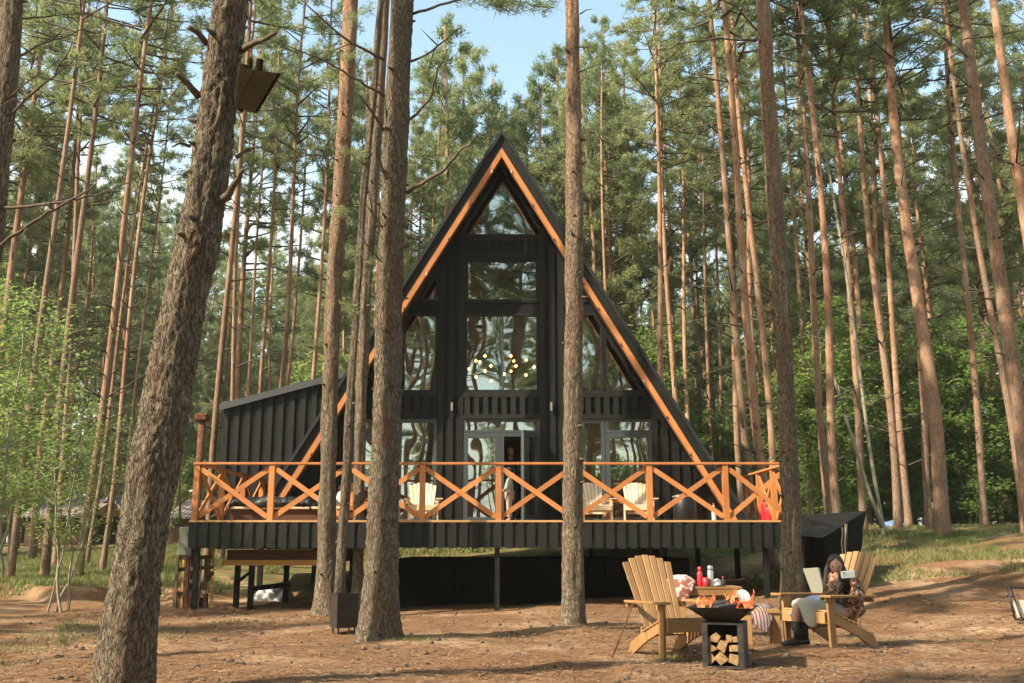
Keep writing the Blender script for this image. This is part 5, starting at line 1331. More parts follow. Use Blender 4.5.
# stool with a patterned blanket and a round plate
sxs, sys_ = P(763, 620, 11.6).x, 11.7
stl = thing('stool', 'low pale wooden stool under the red and grey patterned blanket', 'stool', (sxs, sys_, gz(sxs, sys_)), math.radians(-10))
mb = MB(); mb.box((-0.24,-0.2,0.36), (0.2,0.2,0.40)); mb.build('seat', M['chair_wood'], stl, loc=(0,0,0), bevel=.004)
for sx in (-0.19, 0.12):
    for sy in (-0.17, 0.13):
        mb = MB(); mb.box((sx-0.02, sy-0.01, 0), (sx+0.08, sy+0.03, 0.358)); mb.build('leg', M['chair_wood'], stl, loc=(0,0,0), bevel=.003)
draped('blanket', 'red, grey and white patterned blanket hanging over the stool right of the fire', 'blanket', pg([
    [(752,607,11.8),(760,604,11.85),(769,605,11.85),(775,611,11.8)], [(751,612,11.55),(758,609,11.5),(767,610,11.5),(774,616,11.5)],
    [(752,618,11.45),(757,619,11.42),(764,621,11.42),(770,625,11.42)], [(754,622,11.44),(758,627,11.41),(763,632,11.41),(767,635,11.42)]]), M['nordic'], th=0.02)
pc = P(743, 597, 11.75)
mb = MB(); mb.lathe(pc, [(0.01,-0.01),(0.07,-0.008),(0.085,0.012),(0.075,0.016),(0.02,0.006)], 18, 0, (0.1,-1,0.45)); tag(mb.build('plate', M['white_cloth'], None, True), 'round white plate propped upright just behind the flames', 'plate')
# skewer leaning on the left chair
mb = MB(); a = P(633, 603, 10.75); b = P(612, 657, 10.5); b.z = gz(b.x, b.y)+0.01; mb.tube([a, a.lerp(b, 0.5)+Vector((0.006,0,0.004)), b], [0.006,0.008,0.009], 6)
tag(mb.build('stick', M['rust'], None, True), 'thin brown stick leaning against the empty chair left of the fire', 'stick')
# waste bin
wx, wy = P(343, 632, 13.4).x, 13.45
wb = thing('waste_bin', 'square dark metal waste bin on thin legs between two pine trunks', 'bin', (wx, wy, gz(wx, wy)), math.radians(28))
mb = MB(); w = 0.145; z0, z1 = 0.08, 0.50
mb.box((-w,-w,z0),(w,-w+.006,z1)); mb.box((-w,w-.006,z0),(w,w,z1)); mb.box((-w,-w+.006,z0),(-w+.006,w-.006,z1)); mb.box((w-.006,-w+.006,z0),(w,w-.006,z1)); mb.box((-w+.006,-w+.006,z0),(w-.006,w-.006,z0+.01)); mb.build('box', M['bin'], wb, loc=(0,0,0))
mb = MB(); mb.box((-w-.01,-w-.01,z1),(w+.01,-w+.012,z1+.012)); mb.box((-w-.01,w-.012,z1),(w+.01,w+.01,z1+.012)); mb.box((-w-.01,-w+.012,z1),(-w+.012,w-.012,z1+.012)); mb.box((w-.012,-w+.012,z1),(w+.01,w-.012,z1+.012)); mb.build('rim', M['bin'], wb, loc=(0,0,0))
for sx, sy in ((-1,-1),(1,-1),(1,1),(-1,1)):
    mb = MB(); mb.tube([(sx*.11, sy*.11, -0.02), (sx*.11, sy*.11, z0)], 0.011, 6); mb.build('leg', M['metal_dark'], wb, loc=(0,0,0))
# white plastic sheeting stored below the deck
sh = thing('plastic_sheet', 'crumpled grey-white plastic sheeting lying in the shade under the deck', 'sheeting', (-5.0, 20.6, gz(-5,20.6)), 0, None, True)
sheet(P(257,590,20.8).x, P(292,590,20.8).x, 20.3, 21.1, gz(-5, 20.7)+0.18, 0.22, 9, 26, 0.2, 'sheet', M['plastic_sheet'], sh)

# ------------------------------------------------------------------ black tarp shelter right of the deck
tp = thing('tarp_shelter', 'black tarp shelter stretched over poles beside the right end of the deck', 'tarp', (5.8, 18.5, gz(5.8, 18.5)), 0, None, True)
def grid_cloth(name, rows, mt, par, sub=3, th=0.008):
    mb = MB(); n = len(rows[0]); vs = [Vector(p) for r in rows for p in r]
    mb.add(vs, [(i*n+j, i*n+j+1, (i+1)*n+j+1, (i+1)*n+j) for i in range(len(rows)-1) for j in range(n-1)])
    o = mb.build(name, mt, par, True); s = o.modifiers.new('sub', 'SUBSURF'); s.levels = s.render_levels = sub; s.subdivision_type = 'SIMPLE'
    k = o.modifiers.new('solid', 'SOLIDIFY'); k.thickness = th; return o
M['tarp_dull'] = mat('dull_black_sheet', (0.003, 0.003, 0.003), 0.9, 0.05)
grid_cloth('roof_sheet', pg([[(800,515,20.4),(834,513.5,20.5),(866.5,511,20.4)], [(786,525,19.1),(820,526,19.1),(845,524,19.1)], [(772,534,17.75),(798,536,17.65),(823,537.5,17.75)]]), M['tarp'], tp)
grid_cloth('side_sheet', pg([[(866.5,511,20.38),(845,524,19.08),(823,537.5,17.8)], [(862,535,20.38),(846,546,19.2),(826,556,18.1)], [(857,562,20.38),(845,569,19.3),(829,578,18.3)]]), M['tarp_dull'], tp)
grid_cloth('back_sheet', pg([[(801,517,20.3),(834,515,20.4),(864,514,20.5)], [(801,545,20.2),(834,545,20.4),(862,545,20.5)], [(803,572,20.2),(834,572,20.4),(857,566,20.5)]]), M['tarp_dull'], tp)
grid_cloth('front_sheet', pg([[(809,536.5,17.75),(816,537,17.72),(823,537.5,17.75)], [(812,556,18.0),(819,556,17.95),(826,556,18.0)], [(814,580,18.3),(821,581,18.2),(829,579,18.3)]]), M['tarp_dull'], tp)
for (a, b) in (((804,600,18.0),(802,538,18.0)), ((845,560,18.6),(846,524,18.6))):
    mb = MB(); mb.tube([P(*a), P(*b)], 0.03, 8); mb.build('pole', M['old_wood'], tp, True)
for dxx in (0, 3):
    mb = MB(); pts = [P(842+dxx+0.5*math.sin(k*1.5), 527+k*5, 18.2) for k in range(8)]; mb.tube(pts, 0.012, 5); mb.build('rope', M['rope'], tp, True)
# folding canvas chair half behind the woman
cc = thing('camp_chair', 'grey canvas camp chair seen side-on between the scarred pine and the woman', 'chair', on_ground(812, 610, 13.6), 0, None, True)
mb = MB(); q = pg([[(804,569,13.9),(819,568,13.5)],[(814,596,13.4),(826,597,13.1)]]); mb.add([q[0][0], q[0][1], q[1][1], q[1][0]], [(0,1,2,3)]); o = mb.build('backrest', mat('grey_canvas', (0.16,0.155,0.12), 0.9), cc); o.modifiers.new('s', 'SOLIDIFY').thickness = 0.02
q = pg([[(813,597,13.4),(827,598,13.1)],[(806,600,12.9),(820,603,12.7)]]); mb = MB(); mb.add([q[0][0], q[0][1], q[1][1], q[1][0]], [(0,1,2,3)]); o = mb.build('seat', M['denim'], cc); o.modifiers.new('s', 'SOLIDIFY').thickness = 0.03
for a, b in (((805,570,13.95),(828,622,12.9)), ((820,569,13.55),(833,618,12.7)), ((806,601,12.85),(829,618,13.6)), ((820,604,12.65),(812,614,13.9))):
    mb = MB(); e0 = P(*a); e1 = P(*b); e1.z = gz(e1.x, e1.y); mb.tube([e0, e1], 0.012, 6); mb.build('frame_tube', M['metal_dark'], cc, True)
# rod stand at the right edge
rs_ = thing('rod_stand', 'thin black metal rod stand with a pale cloth at the right edge', 'stand', on_ground(1020, 618, 13.9), 0, None, True)
for a, b in (((1007,587,14),(1015,619,13.9)), ((1010,586,14.1),(1022,619,13.7)), ((1015,619,13.9),(1022,620,13.7)), ((1007,596,14),(1012,597,14.05)), ((1022,619,13.7),(1045,622,13.9)), ((1011,587,14.1),(1046,590,14.3)), ((1046,590,14.3),(1045,622,13.9))):
    mb = MB(); mb.tube([P(*a), P(*b)], 0.013, 6); mb.build('rod', M['metal_dark'], rs_, True)
mb = MB(); q = [P(1013,600,14), P(1036,600,14.2), P(1040,619,13.9), P(1018,617,13.8)]; mb.add(q, [(0,3,2,1)]); o = mb.build('cloth', mat('beige_cloth', (0.5,0.38,0.27), 0.9), rs_); o.modifiers.new('s', 'SOLIDIFY').thickness = 0.01

# ------------------------------------------------------------------ sheds far left
roofm = mat('purple_grey_corrugated_roof', (0.22, 0.17, 0.17), 0.6, 0.4)
t = NT(roofm); wv = t.n('ShaderNodeTexWave', bands_direction='X'); wv.inputs['Scale'].default_value = 1.6; t.l(t.coord(), wv.inputs['Vector']); t.nrm(t.bump(wv.outputs['Fac'], 0.8, 0.05))
def shed(label, xl, xr, yt, ym, yb, D, gable=None, name='shed', dep=5):
    a = P(xl, ym, D); b = P(xr, ym, D); top = P((xl+xr)/2, yt, D+dep/2); s = thing(name, label, 'shed', ((a.x+b.x)/2, D, gz(a.x, D)), 0, None, True)
    g0 = min(gz(a.x, D), gz(b.x, D))-0.3
    mb = MB(); mb.box((a.x+0.2, D, g0), (b.x-0.2, D+dep, a.z)); mb.build('wall', M['brown_panel'], s)
    mb = MB(); mb.add([(a.x, D-0.4, a.z-0.1), (b.x, D-0.4, a.z-0.1), (b.x, D+dep/2, top.z), (a.x, D+dep/2, top.z), (b.x, D+dep+.4, a.z-0.1), (a.x, D+dep+.4, a.z-0.1)], [(0,1,2,3),(3,2,4,5)])
    o = mb.build('roof', roofm, s); o.modifiers.new('s', 'SOLIDIFY').thickness = 0.08
    for x in (a.x+0.22, b.x-0.22):
        mb = MB(); xx = (x-0.03, x+0.03); mb.add([(xx[0], D, a.z), (xx[0], D+dep, a.z), (xx[0], D+dep/2, top.z-.1), (xx[1], D, a.z), (xx[1], D+dep, a.z), (xx[1], D+dep/2, top.z-.1)], [(0,2,1),(3,4,5),(0,1,4,3),(1,2,5,4),(2,0,3,5)]); mb.build('gable_end', M['yellow_beam'], s)
    return s
shed('long low dark shed with a purple-grey corrugated roof among the left pines', 22, 92, 499, 514, 548, 44)
s2 = thing('cottage', 'small cottage with an orange timber gable left of the leaning pine', 'cottage', (P(118,540,46).x, 46, gz(-18,46)), 0, None, True)
a = P(100, 516, 46); b = P(126, 516, 46); ap = P(112, 496, 46)
mb = MB(); mb.add([(a.x,46,a.z),(b.x,46,b.z),(ap.x,46,ap.z),(a.x,46.15,a.z),(b.x,46.15,b.z),(ap.x,46.15,ap.z)], [(0,1,2),(5,4,3),(0,3,4,1),(1,4,5,2),(2,5,3,0)]); mb.build('gable', M['rail'], s2)
mb = MB(); mb.box((a.x, 46.151, gz(a.x,46)-.4), (b.x+3.2, 51, a.z)); mb.build('wall', M['brown_panel'], s2)
mb = MB(); mb.add([(ap.x,45.7,ap.z+.1),(b.x+0.3,45.7,b.z-.15),(b.x+0.3,51,b.z-.15),(ap.x,51,ap.z+.1),(a.x-0.3,45.7,a.z-.15),(a.x-0.3,51,a.z-.15)], [(0,1,2,3),(0,3,5,4)]); o = mb.build('roof', roofm, s2); o.modifiers.new('s','SOLIDIFY').thickness = 0.1
c1, c2, c3, c4 = P(118,516,45.9), P(152,516,45.9), P(146,498,48), P(113,497,48)
mb = MB(); mb.add([c1,c2,c3,c4], [(0,1,2,3)]); o = mb.build('porch_roof', roofm, s2); o.modifiers.new('s','SOLIDIFY').thickness = 0.08
shed('small shed roof showing between the leaning pine and the deck', 166, 200, 500, 515, 540, 42)
# blue tarpaulin far right
bt = thing('blue_tarpaulin', 'small blue tarpaulin lying behind the right mound', 'tarpaulin', P(893,546,31), 0, None, True)
sheet(P(886,545,31).x, P(903,545,31).x, 30.6, 31.6, gz(12,31)+0.12, 0.15, 5, 14, 0.12, 'sheet', mat('blue_tarp', (0.12,0.2,0.35), 0.5), bt)

# ------------------------------------------------------------------ people
def skin_mesh(name, nodes, edges, mats, root, sub=2):
    names = list(nodes); me = bpy.data.meshes.new('tmp'); me.from_pydata([nodes[k][0] for k in names], [(names.index(a), names.index(b)) for a, b in edges], [])
    o = bpy.data.objects.new('tmp', me); COL.objects.link(o); sk = o.modifiers.new('skin', 'SKIN'); sk.use_smooth_shade = True
    for i, k in enumerate(names):
        r = nodes[k][1]; r = (r, r) if not isinstance(r, tuple) else r; me.skin_vertices[0].data[i].radius = r; me.skin_vertices[0].data[i].use_root = (k == root)
    s = o.modifiers.new('sub', 'SUBSURF'); s.levels = s.render_levels = sub
    bpy.context.view_layer.update(); dg = bpy.context.evaluated_depsgraph_get(); m2 = bpy.data.meshes.new_from_object(o.evaluated_get(dg)); bpy.data.objects.remove(o)
    m2.name = name; m2.materials.clear()
    for m in (mats if isinstance(mats, list) else [mats]): m2.materials.append(m)
    for p in m2.polygons: p.use_smooth = True
    return m2
def V3(*a): return Vector(a)
def head_geo(c, fwd, r, mb):
    """skull with brow, nose, mouth, ears; c = centre of head, fwd = looking direction. materials: 0 skin, 1 lip, 2 eye"""
    f = Vector(fwd).normalized(); s = f.cross(V3(0,0,1)).normalized(); u = s.cross(f).normalized(); c = Vector(c); n, m = 24, 16; vs = []; fs = []
    def prof(th, ph):
        x = math.sin(th)*math.cos(ph); y = math.sin(th)*math.sin(ph); z = math.cos(th)      # x forward
        w = 0.80; L_ = 0.98; H_ = 1.2
        if z < -0.1: w *= 1-0.30*(-z-0.1); L_ *= 1-0.12*(-z-0.1)
        X, Y, Z = x*L_, y*w, z*H_
        if x > 0.2:
            fr = (x-0.2)/0.8
            X += 0.20*math.exp(-((y/0.13)**2) - ((z+0.16)/0.16)**2)*fr + 0.09*math.exp(-((y/0.10)**2) - ((z-0.02)/0.16)**2)*fr
            X -= 0.10*fr*(math.exp(-(((abs(y)-0.34)/0.15)**2) - ((z-0.04)/0.10)**2))
            X += 0.06*math.exp(-((y/0.22)**2)-((z+0.50)/0.09)**2)*fr + 0.07*math.exp(-((y/0.25)**2)-((z+0.78)/0.12)**2)*fr
        return X, Y, Z
    for i in range(m+1):
        for j in range(n):
            X, Y, Z = prof(math.pi*i/m, 2*math.pi*j/n); vs.append(c+(f*X+s*Y+u*Z)*r)
    for i in range(m):
        for j in range(n): a = i*n+j; b = i*n+(j+1) % n; fs.append((a, a+n, b+n, b))
    mb.add(vs, fs, 0)
    for sy in (-1, 1):
        mb.lathe(c+(f*0.80+s*sy*0.33+u*0.02)*r, [(0.02*r,-0.05*r),(0.10*r,-0.02*r),(0.11*r,0.03*r),(0.03*r,0.09*r)], 8, 2, f)
        mb.lathe(c+(s*sy*0.80-f*0.05)*r, [(0.05*r,-0.05*r),(0.20*r,-0.03*r),(0.24*r,0.04*r),(0.08*r,0.08*r)], 8, 0, s*sy)
    mb.tube([c+(f*0.93-s*0.24-u*0.60)*r, c+(f*1.0-u*0.585)*r, c+(f*0.93+s*0.24-u*0.60)*r], [0.02*r, 0.065*r, 0.02*r], 6, 1)
    return f, s, u
def hand_geo(mb, wrist, d, palm_n, size=0.18, curl=0.5, side=1):
    """palm, four unequal bent fingers and a thumb"""
    d = Vector(d).normalized(); pn = Vector(palm_n); pn = (pn-d*pn.dot(d)).normalized(); s = d.cross(pn)*side; w = Vector(wrist); L_ = size
    mb.tube([w, w+d*L_*0.12, w+d*L_*0.30, w+d*L_*0.48], [L_*0.14, L_*0.17, L_*0.215, L_*0.20], 10)
    for k, (o, fl) in enumerate(((0.155, 0.40), (0.055, 0.46), (-0.045, 0.43), (-0.145, 0.34))):
        p = w+d*L_*0.45+s*L_*o; dd = d.copy(); pts = [p]; 
        for q, seg in enumerate((0.42, 0.32, 0.26)):
            dd = (dd+pn*curl*(0.35+0.3*q)).normalized(); pts.append(pts[-1]+dd*L_*fl*seg)
        mb.tube(pts, [L_*0.052, L_*0.048, L_*0.043, L_*0.032], 7)
    p = w+d*L_*0.16+s*L_*0.16; t1 = (d*0.6+s*0.8+pn*0.25).normalized(); t2 = (d*0.85+s*0.3+pn*0.5).normalized()
    mb.tube([p, p+t1*L_*0.17, p+t1*L_*0.17+t2*L_*0.16, p+t1*L_*0.17+t2*L_*0.27], [L_*0.075, L_*0.06, L_*0.05, L_*0.035], 7)
def boot_geo(mb, ankle, toe_dir, zg, L_=0.26, hgt=0.24):
    d = Vector(toe_dir); d.z = 0; d.normalize(); s = V3(d.y, -d.x, 0); a = Vector(ankle)
    rings = []; prof = [(-0.30, 0.10, 0.0, 0.10), (-0.27, 0.15, 0.0, 0.30), (0.0, 0.17, 0.0, 0.33), (0.22, 0.175, 0.0, 0.24), (0.45, 0.19, 0.0, 0.20), (0.62, 0.16, 0.0, 0.17), (0.70, 0.08, 0.02, 0.12)]
    vs = []; fs = []; n = 10
    for (t_, w_, z0, z1) in prof:
        c = V3(a.x, a.y, zg)+d*t_*L_
        for k in range(n):
            an = 2*math.pi*k/n; vs.append(c+s*math.cos(an)*w_*L_+V3(0,0,1)*(((z0+z1)/2+(z1-z0)/2*math.sin(an))*L_*1.05))
    for i in range(len(prof)-1):
        for k in range(n): q = i*n+k; b = i*n+(k+1) % n; fs.append((q, b, b+n, q+n))
    fs.append(tuple(range(n-1,-1,-1))); fs.append(tuple(range((len(prof)-1)*n, len(prof)*n))); mb.add(vs, fs)
    mb.tube([V3(a.x,a.y,zg+0.06)-d*0.02, V3(a.x,a.y,zg+hgt*0.6)-d*0.025, V3(a.x,a.y,zg+hgt)-d*0.03], [0.052, 0.050, 0.056], 12)
    mb.box((0,0,0),(0,0,0)) if False else None
def body_obj(root, me, mb, mats):
    """merge skinned body with head/hand geometry into one mesh object"""
    import bmesh
    bm = bmesh.new(); bm.from_mesh(me); m2 = mb.mesh('x', mats, True); bm.from_mesh(m2)
    out_ = bpy.data.meshes.new('body'); bm.to_mesh(out_); bm.free()
    for m in mats: out_.materials.append(m)
    for p in out_.polygons: p.use_smooth = True
    o = bpy.data.objects.new('body', out_); COL.objects.link(o); o.parent = root; o.matrix_parent_inverse = Matrix.Translation(-Vector(root.location)); return o
def part(me_or_mb, name, m, root):
    me = me_or_mb.mesh(name, m, True) if isinstance(me_or_mb, MB) else me_or_mb
    o = bpy.data.objects.new(name, me); COL.objects.link(o); o.parent = root; o.matrix_parent_inverse = Matrix.Translation(-Vector(root.location)); return o
BM = [M['skin'], M['lip'], M['iris']]
# woman in the right chair
W_ = {k: P(*v) for k, v in dict(hip=(850,612,11.62), waist=(851,601,11.68), chest=(849,589,11.72), neckb=(844,581,11.66), neck=(840,576,11.60), head=(835.5,566,11.55),
    shl=(835,583,11.55), ell=(829,597,11.32), wrl=(830,582,11.22), shr=(858,584,11.70), elr=(857,603,11.30), wrr=(853,586,11.22),
    hl=(846,614,11.50), hr=(852,614,11.72), kl=(797,605,11.24), kr=(803,604,11.42), al=(794,641,11.20), ar=(802,641,11.30)).items()}
wm = thing('person', 'woman with long dark hair in patterned fleece and pale skirt holding up a phone', 'person', (W_['hip'].x, W_['hip'].y, 0.3), 0, None, True)
nd = {'hip': (W_['hip'], 0.12), 'waist': (W_['waist'], 0.10), 'chest': (W_['chest'], 0.115), 'neckb': (W_['neckb'], 0.06), 'neck': (W_['neck'], 0.045), 'headb': (W_['head']-V3(0,0,0.03), 0.05),
      'shl': (W_['shl'], 0.05), 'ell': (W_['ell'], 0.038), 'wrl': (W_['wrl'], 0.024), 'shr': (W_['shr'], 0.05), 'elr': (W_['elr'], 0.038), 'wrr': (W_['wrr'], 0.024),
      'hl': (W_['hl'], 0.085), 'hr': (W_['hr'], 0.085), 'kl': (W_['kl'], 0.052), 'kr': (W_['kr'], 0.052), 'cl': (W_['kl'].lerp(W_['al'], .35), 0.05), 'cr': (W_['kr'].lerp(W_['ar'], .35), 0.05), 'al': (W_['al'], 0.034), 'ar': (W_['ar'], 0.034)}
ed = [('hip','waist'),('waist','chest'),('chest','neckb'),('neckb','neck'),('neck','headb'),('chest','shl'),('shl','ell'),('ell','wrl'),('chest','shr'),('shr','elr'),('elr','wrr'),('hip','hl'),('hip','hr'),('hl','kl'),('hr','kr'),('kl','cl'),('cl','al'),('kr','cr'),('cr','ar')]
bme = skin_mesh('body', nd, ed, BM, 'hip'); mb = MB()
hc = W_['head']; f, s, u = head_geo(hc, (-0.22, -1, -0.12), 0.098, mb)
ph = P(848, 574.5, 11.12)
hand_geo(mb, W_['wrl'], (P(837,575,11.12)-W_['wrl']), (0.3, 1, 0.1), 0.16, 0.7, 1)
hand_geo(mb, W_['wrr'], (P(854,576,11.12)-W_['wrr']), (-0.5, 0.8, 0.1), 0.16, 0.7, -1)
body_obj(wm, bme, mb, BM)
# fleece: shell over torso and arms
nj = {'hip': (W_['hip'], (0.185, 0.165)), 'waist': (W_['waist'], 0.155), 'chest': (W_['chest'], 0.16), 'nb': (W_['neckb']+V3(0.01,0.02,0.0), 0.095), 'shl': (W_['shl'], 0.085), 'ell': (W_['ell'], 0.075), 'wl': (W_['ell'].lerp(W_['wrl'], .86), 0.058),
      'shr': (W_['shr'], 0.09), 'elr': (W_['elr'], 0.08), 'wr': (W_['elr'].lerp(W_['wrr'], .86), 0.058), 'tail': (P(860,614,11.45), 0.10), 'lap': (P(838,606,11.45), 0.085)}
jm = skin_mesh('fleece_jacket', nj, [('hip','waist'),('waist','chest'),('chest','nb'),('chest','shl'),('shl','ell'),('ell','wl'),('chest','shr'),('shr','elr'),('elr','wr'),('hip','tail'),('hip','lap')], M['fleece'], 'hip'); part(jm, 'fleece_jacket', M['fleece'], wm)
# skirt: lofted over both thighs, hanging from the knees
def loft(rings, mt, name, root, th=0.01, n=18, seed=1, wob=0.012):
    mb = MB(); vs = []; fs = []; r = random.Random(seed); ph = [r.random()*6 for _ in range(4)]
    for i, (c, ax, a_, b_) in enumerate(rings):
        c = Vector(c); ax = Vector(ax).normalized(); s_ = ax.cross(V3(0,0,1)); s_ = V3(1,0,0) if s_.length < 0.2 else s_.normalized(); u_ = s_.cross(ax).normalized()
        for k in range(n):
            t = 2*math.pi*k/n; w_ = wob*math.sin(5*t+ph[0]+i*0.3)*(i/len(rings)); vs.append(c+s_*math.cos(t)*(a_+w_)+u_*math.sin(t)*(b_+w_))
    for i in range(len(rings)-1):
        for k in range(n): a = i*n+k; b = i*n+(k+1) % n; fs.append((a, b, b+n, a+n))
    mb.add(vs, fs); o = part(mb, name, mt, root); q = o.modifiers.new('sub', 'SUBSURF'); q.levels = q.render_levels = 1; o.modifiers.new('s', 'SOLIDIFY').thickness = th; return o
km = (W_['kl']+W_['kr'])/2; hm = (W_['hl']+W_['hr'])/2; thd = km-hm
loft([(hm+thd*0.22, thd, 0.13, 0.085), (hm+thd*0.4, thd, 0.145, 0.09), (hm+thd*0.7, thd, 0.145, 0.08), (km+V3(0.0,0,0.0), thd+V3(0,0,-0.10), 0.135, 0.075), (km+V3(-0.035,-0.01,-0.03), (-0.7,-0.2,-0.7), 0.12, 0.06),
      (km+V3(-0.02,-0.02,-0.08), (-0.05,-0.05,-1), 0.12, 0.075), (km+V3(-0.005,-0.02,-0.12), (0.1,0,-1), 0.125, 0.085)], M['skirt'], 'skirt', wm, seed=4)
grd = pg([[(797,600,11.16),(806,601,11.14),(816,603,11.2),(828,606,11.3)],[(799,607,11.12),(807,609,11.09),(816,612,11.14),(825,613,11.2)],[(802,614,11.10),(808,618,11.06),(815,620,11.10),(821,619,11.15)],[(805,622,11.10),(809,627,11.06),(813,628,11.08),(816,626,11.12)]])
mb = MB(); mb.add([p for r in grd for p in r], [(i*4+j, i*4+j+1, i*4+j+5, i*4+j+4) for i in range(3) for j in range(3)]); o = part(mb, 'skirt_fold', M['skirt'], wm); q = o.modifiers.new('sub','SUBSURF'); q.levels = q.render_levels = 2; o.modifiers.new('s','SOLIDIFY').thickness = 0.01
# hair
mb = MB(); rnd = random.Random(8)
vs = []; fs = []; n = 36; rr = 0.098; rows = 18
for i in range(rows+1):
    th_ = math.pi*0.66*i/rows
    for j in range(n):
        an = math.pi*2*j/n; x = math.sin(th_)*math.cos(an); y = math.sin(th_)*math.sin(an); z = math.cos(th_)
        k = 1.10+0.025*math.sin(an*9+i*0.5)
        if x > 0.15 and z < 0.80-0.75*abs(y)**1.3 and abs(y) < 0.80: k = 0.82       # parted, open at the face
        vs.append(hc+(f*x*0.98*k+s*y*0.90*k+u*z*1.24*max(k, 0.98))*rr)
for i in range(rows):
    for j in range(n): a = i*n+j; b = i*n+(j+1) % n; fs.append((a, b, b+n, a+n))
mb.add(vs, fs)
for k in range(120):
    sd_ = 1 if k % 2 else -1; t_ = rnd.random()
    p0 = hc+(s*sd_*(0.62+0.30*t_)+f*(0.35-1.0*t_)+u*(0.75-0.6*t_))*rr
    drop = rnd.uniform(0.26, 0.40) if sd_ > 0 else rnd.uniform(0.20, 0.32); side_ = s*sd_; w1 = rnd.uniform(-.012, .02)
    p1 = p0+side_*(0.012+w1)+V3(0,0,-0.09); p2 = p1+side_*rnd.uniform(0.0,0.05)+V3(w1,-0.03,-drop*0.4); p3 = p2+side_*rnd.uniform(-0.02,0.04)+V3(0.0,-0.03,-drop*0.5)
    mb.tube([p0, p1, p2, p3], [0.008, 0.011, 0.010, 0.002], 5)
part(mb, 'hair', M['hair'], wm)
for nm, an_ in (('al', 0), ('ar', 1)):
    mb = MB(); p = P(792 if nm == 'al' else 801, 652 if nm == 'al' else 655, 11.12 if nm == 'al' else 11.0); boot_geo(mb, (W_[nm].x+0.01, W_[nm].y, 0), (-0.85, -0.5 if nm == 'al' else -0.6, 0), gz(p.x, p.y)+0.005, 0.27, 0.25); part(mb, 'boot', M['boot'], wm)
pho = thing('phone', 'pale phone held up in both hands by the seated woman', 'phone', ph, 0, None, True)
mb = MB(); a = P(841, 575, 11.13); b = P(855, 574, 11.13); mb.beam(a, b, 0.010, 0.078, (0.1, 1, 0.1)); mb.build('case', M['phone'], pho, bevel=0.004)
mb = MB(); mb.lathe(P(844, 573, 11.115), [(0.008,0),(0.008,0.004)], 10, 0, (0.1,-1,0)); mb.build('lens', M['iris'], pho)
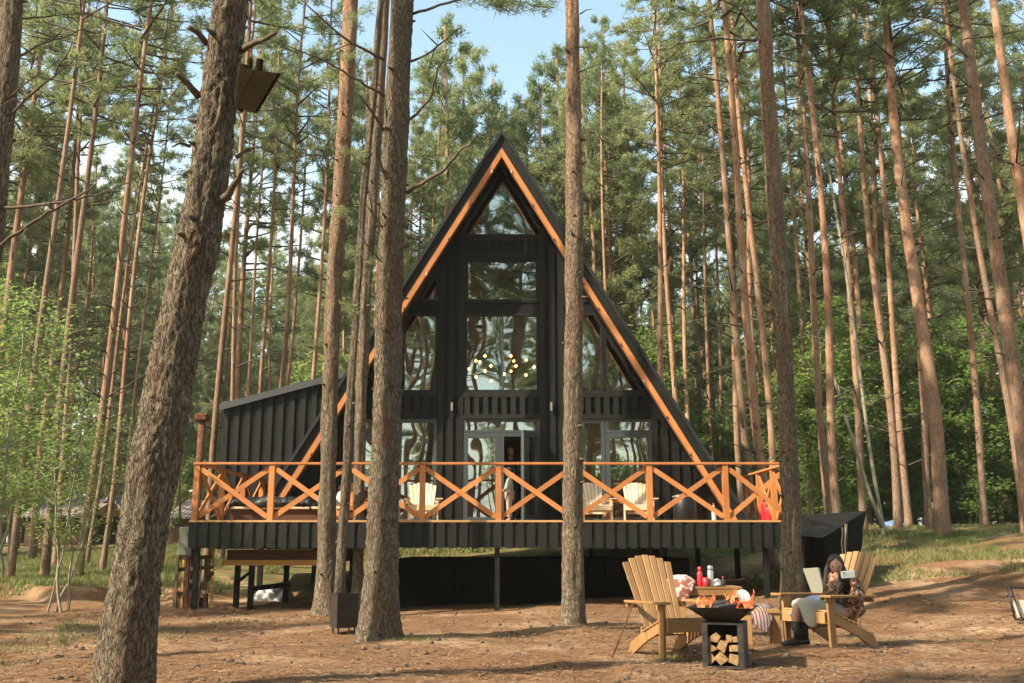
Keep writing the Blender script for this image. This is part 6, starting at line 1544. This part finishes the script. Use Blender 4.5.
# child on the deck
def standing(label, px, D, zf, H, face, mats_, arms, cap=None, name='person', hoodie='hoodie', trous='trousers', long=True):
    x = P(px, 500, D).x; b = V3(x, D, zf); root = thing(name, label, 'person', b, 0, None, True)
    f = Vector(face).normalized(); s = f.cross(V3(0,0,1)).normalized(); k = H
    def q(fx_, sx_, z): return b+f*fx_*k+s*sx_*k+V3(0,0,z*k)
    nd = {'hip': (q(0,0,0.50), 0.065*k), 'waist': (q(0,0,0.60), 0.062*k), 'chest': (q(0,0,0.72), 0.072*k), 'neck': (q(0,0,0.83), 0.032*k), 'head': (q(0.005,0,0.88), 0.03*k)}
    ed = [('hip','waist'),('waist','chest'),('chest','neck'),('neck','head')]
    for sg, nm in ((-1,'l'),(1,'r')):
        el, wr = arms[0 if sg < 0 else 1]
        nd.update({'s'+nm: (q(0, sg*0.10, 0.78), 0.034*k), 'e'+nm: (q(el[0], sg*el[1], el[2]), 0.024*k), 'w'+nm: (q(wr[0], sg*wr[1], wr[2]), 0.016*k), 'h'+nm: (q(0, sg*0.05, 0.49), 0.055*k), 'k'+nm: (q(0.01, sg*0.055, 0.27), 0.035*k), 'a'+nm: (q(-0.01, sg*0.055, 0.045), 0.022*k), 't'+nm: (q(0.07, sg*0.06, 0.02), 0.02*k)})
        ed += [('chest','s'+nm),('s'+nm,'e'+nm),('e'+nm,'w'+nm),('hip','h'+nm),('h'+nm,'k'+nm),('k'+nm,'a'+nm),('a'+nm,'t'+nm)]
    me = skin_mesh('body', nd, ed, BM, 'hip'); mb = MB(); hr = 0.062*k if H > 1.3 else 0.078*k; hc_ = q(0.01,0,0.93 if H > 1.3 else 0.92); head_geo(hc_, face, hr, mb)
    for nm in 'lr':
        w0 = nd['w'+nm][0]; e0 = nd['e'+nm][0]; hand_geo(mb, w0, w0-e0, V3(0,0,-1) if H > 1.3 else s*(1 if nm == 'l' else -1), 0.1*k, 0.6, 1 if nm == 'l' else -1)
    body_obj(root, me, mb, BM)
    grow = lambda keys, g_: {a: (nd[a][0], nd[a][1]*g_) for a in keys}
    jk = grow(['hip','waist','chest','sl','el','sr','er'], 1.28); jk['wl'] = (nd['el'][0].lerp(nd['wl'][0], .85), nd['wl'][1]*1.7); jk['wr'] = (nd['er'][0].lerp(nd['wr'][0], .85), nd['wr'][1]*1.7); jk['neck'] = (nd['neck'][0]-V3(0,0,0.02*k), 0.045*k)
    part(skin_mesh('top', jk, [('hip','waist'),('waist','chest'),('chest','neck'),('chest','sl'),('sl','el'),('el','wl'),('chest','sr'),('sr','er'),('er','wr')], M[hoodie], 'hip'), 'hooded_top' if hoodie == 'hoodie' else 'shirt', M[hoodie], root)
    tk = grow(['hip','hl','kl','hr','kr'], 1.18); tk['al'] = (nd['al'][0]+V3(0,0,0.02*k), nd['al'][1]*1.7); tk['ar'] = (nd['ar'][0]+V3(0,0,0.02*k), nd['ar'][1]*1.7)
    part(skin_mesh('tr', tk, [('hip','hl'),('hl','kl'),('kl','al'),('hip','hr'),('hr','kr'),('kr','ar')], M[trous], 'hip'), 'trousers', M[trous], root)
    for nm in 'lr':
        mb = MB(); a_ = nd['a'+nm][0]; boot_geo(mb, (a_.x, a_.y, 0), face, zf, 0.15*k, 0.08*k); part(mb, 'shoe', M['boot'], root)
    mb = MB()
    if cap:
        mb.lathe(hc_+V3(0,0,hr*0.15), [(hr*1.02, 0), (hr*1.04, hr*0.4), (hr*0.85, hr*0.95), (hr*0.3, hr*1.25)], 16, 0, V3(0,0,1)-f*0.12); brim = hc_+f*hr*0.9+V3(0,0,hr*0.25)
        mb.beam(brim, brim+f*hr*0.85-V3(0,0,hr*0.15), hr*1.3, hr*0.12, s); part(mb, 'cap', M[cap], root)
        mb = MB(); mb.tube([q(-0.06,-0.05,0.80), q(-0.085,0,0.83), q(-0.06,0.05,0.80)], [0.02*k,0.045*k,0.02*k], 8); part(mb, 'hood', M[hoodie], root)
    else:
        vs = []; fs = []; n = 14
        for i in range(7):
            for j in range(n):
                th_ = math.pi*0.55*i/6; an = 2*math.pi*j/n; x_ = math.sin(th_)*math.cos(an); kk = 0.88 if x_ > 0.35 and math.cos(th_) < 0.6 else 1.08
                vs.append(hc_+(f*x_*kk+s*math.sin(th_)*math.sin(an)*0.88*kk+V3(0,0,1)*math.cos(th_)*1.28)*hr)
        for i in range(6):
            for j in range(n): a_ = i*n+j; b_ = i*n+(j+1) % n; fs.append((a_, b_, b_+n, a_+n))
        mb.add(vs, fs); part(mb, 'hair', M['hair'], root)
    return root
standing('small child in a grey hooded top and dark cap standing on the deck', 509.5, 18.75, FLz, 0.98, (-1, -0.25, -0.15), BM, (((0.07,0.13,0.60),(0.17,0.08,0.60)), ((0.06,0.13,0.60),(0.16,0.07,0.58))), cap='dark_cloth')
standing('adult in dark clothes standing inside the open cabin doorway', 510.5, 20.35, FL+0.003, 1.56, (-0.1, -1, -0.1), BM, (((0.06,0.14,0.60),(0.16,0.04,0.66)), ((0.06,0.14,0.60),(0.16,0.02,0.68))), None, hoodie='dark_cloth', trous='dark_cloth')

# ------------------------------------------------------------------ air
mb = MB(); mb.box((-330, -230, -4), (330, 420, 32)); hz = mb.build('haze', bpy.data.materials.new('haze_air')); tag(hz, 'thin pale haze hanging in the wood', 'haze', None, 'stuff')
hm_ = hz.data.materials[0]; hm_.use_nodes = True; n = hm_.node_tree; n.nodes.clear(); o = n.nodes.new('ShaderNodeOutputMaterial'); v = n.nodes.new('ShaderNodeVolumePrincipled')
v.inputs['Color'].default_value = (0.96, 0.97, 0.84, 1); v.inputs['Density'].default_value = HAZE; v.inputs['Anisotropy'].default_value = 0.2; n.links.new(v.outputs[0], o.inputs['Volume'])
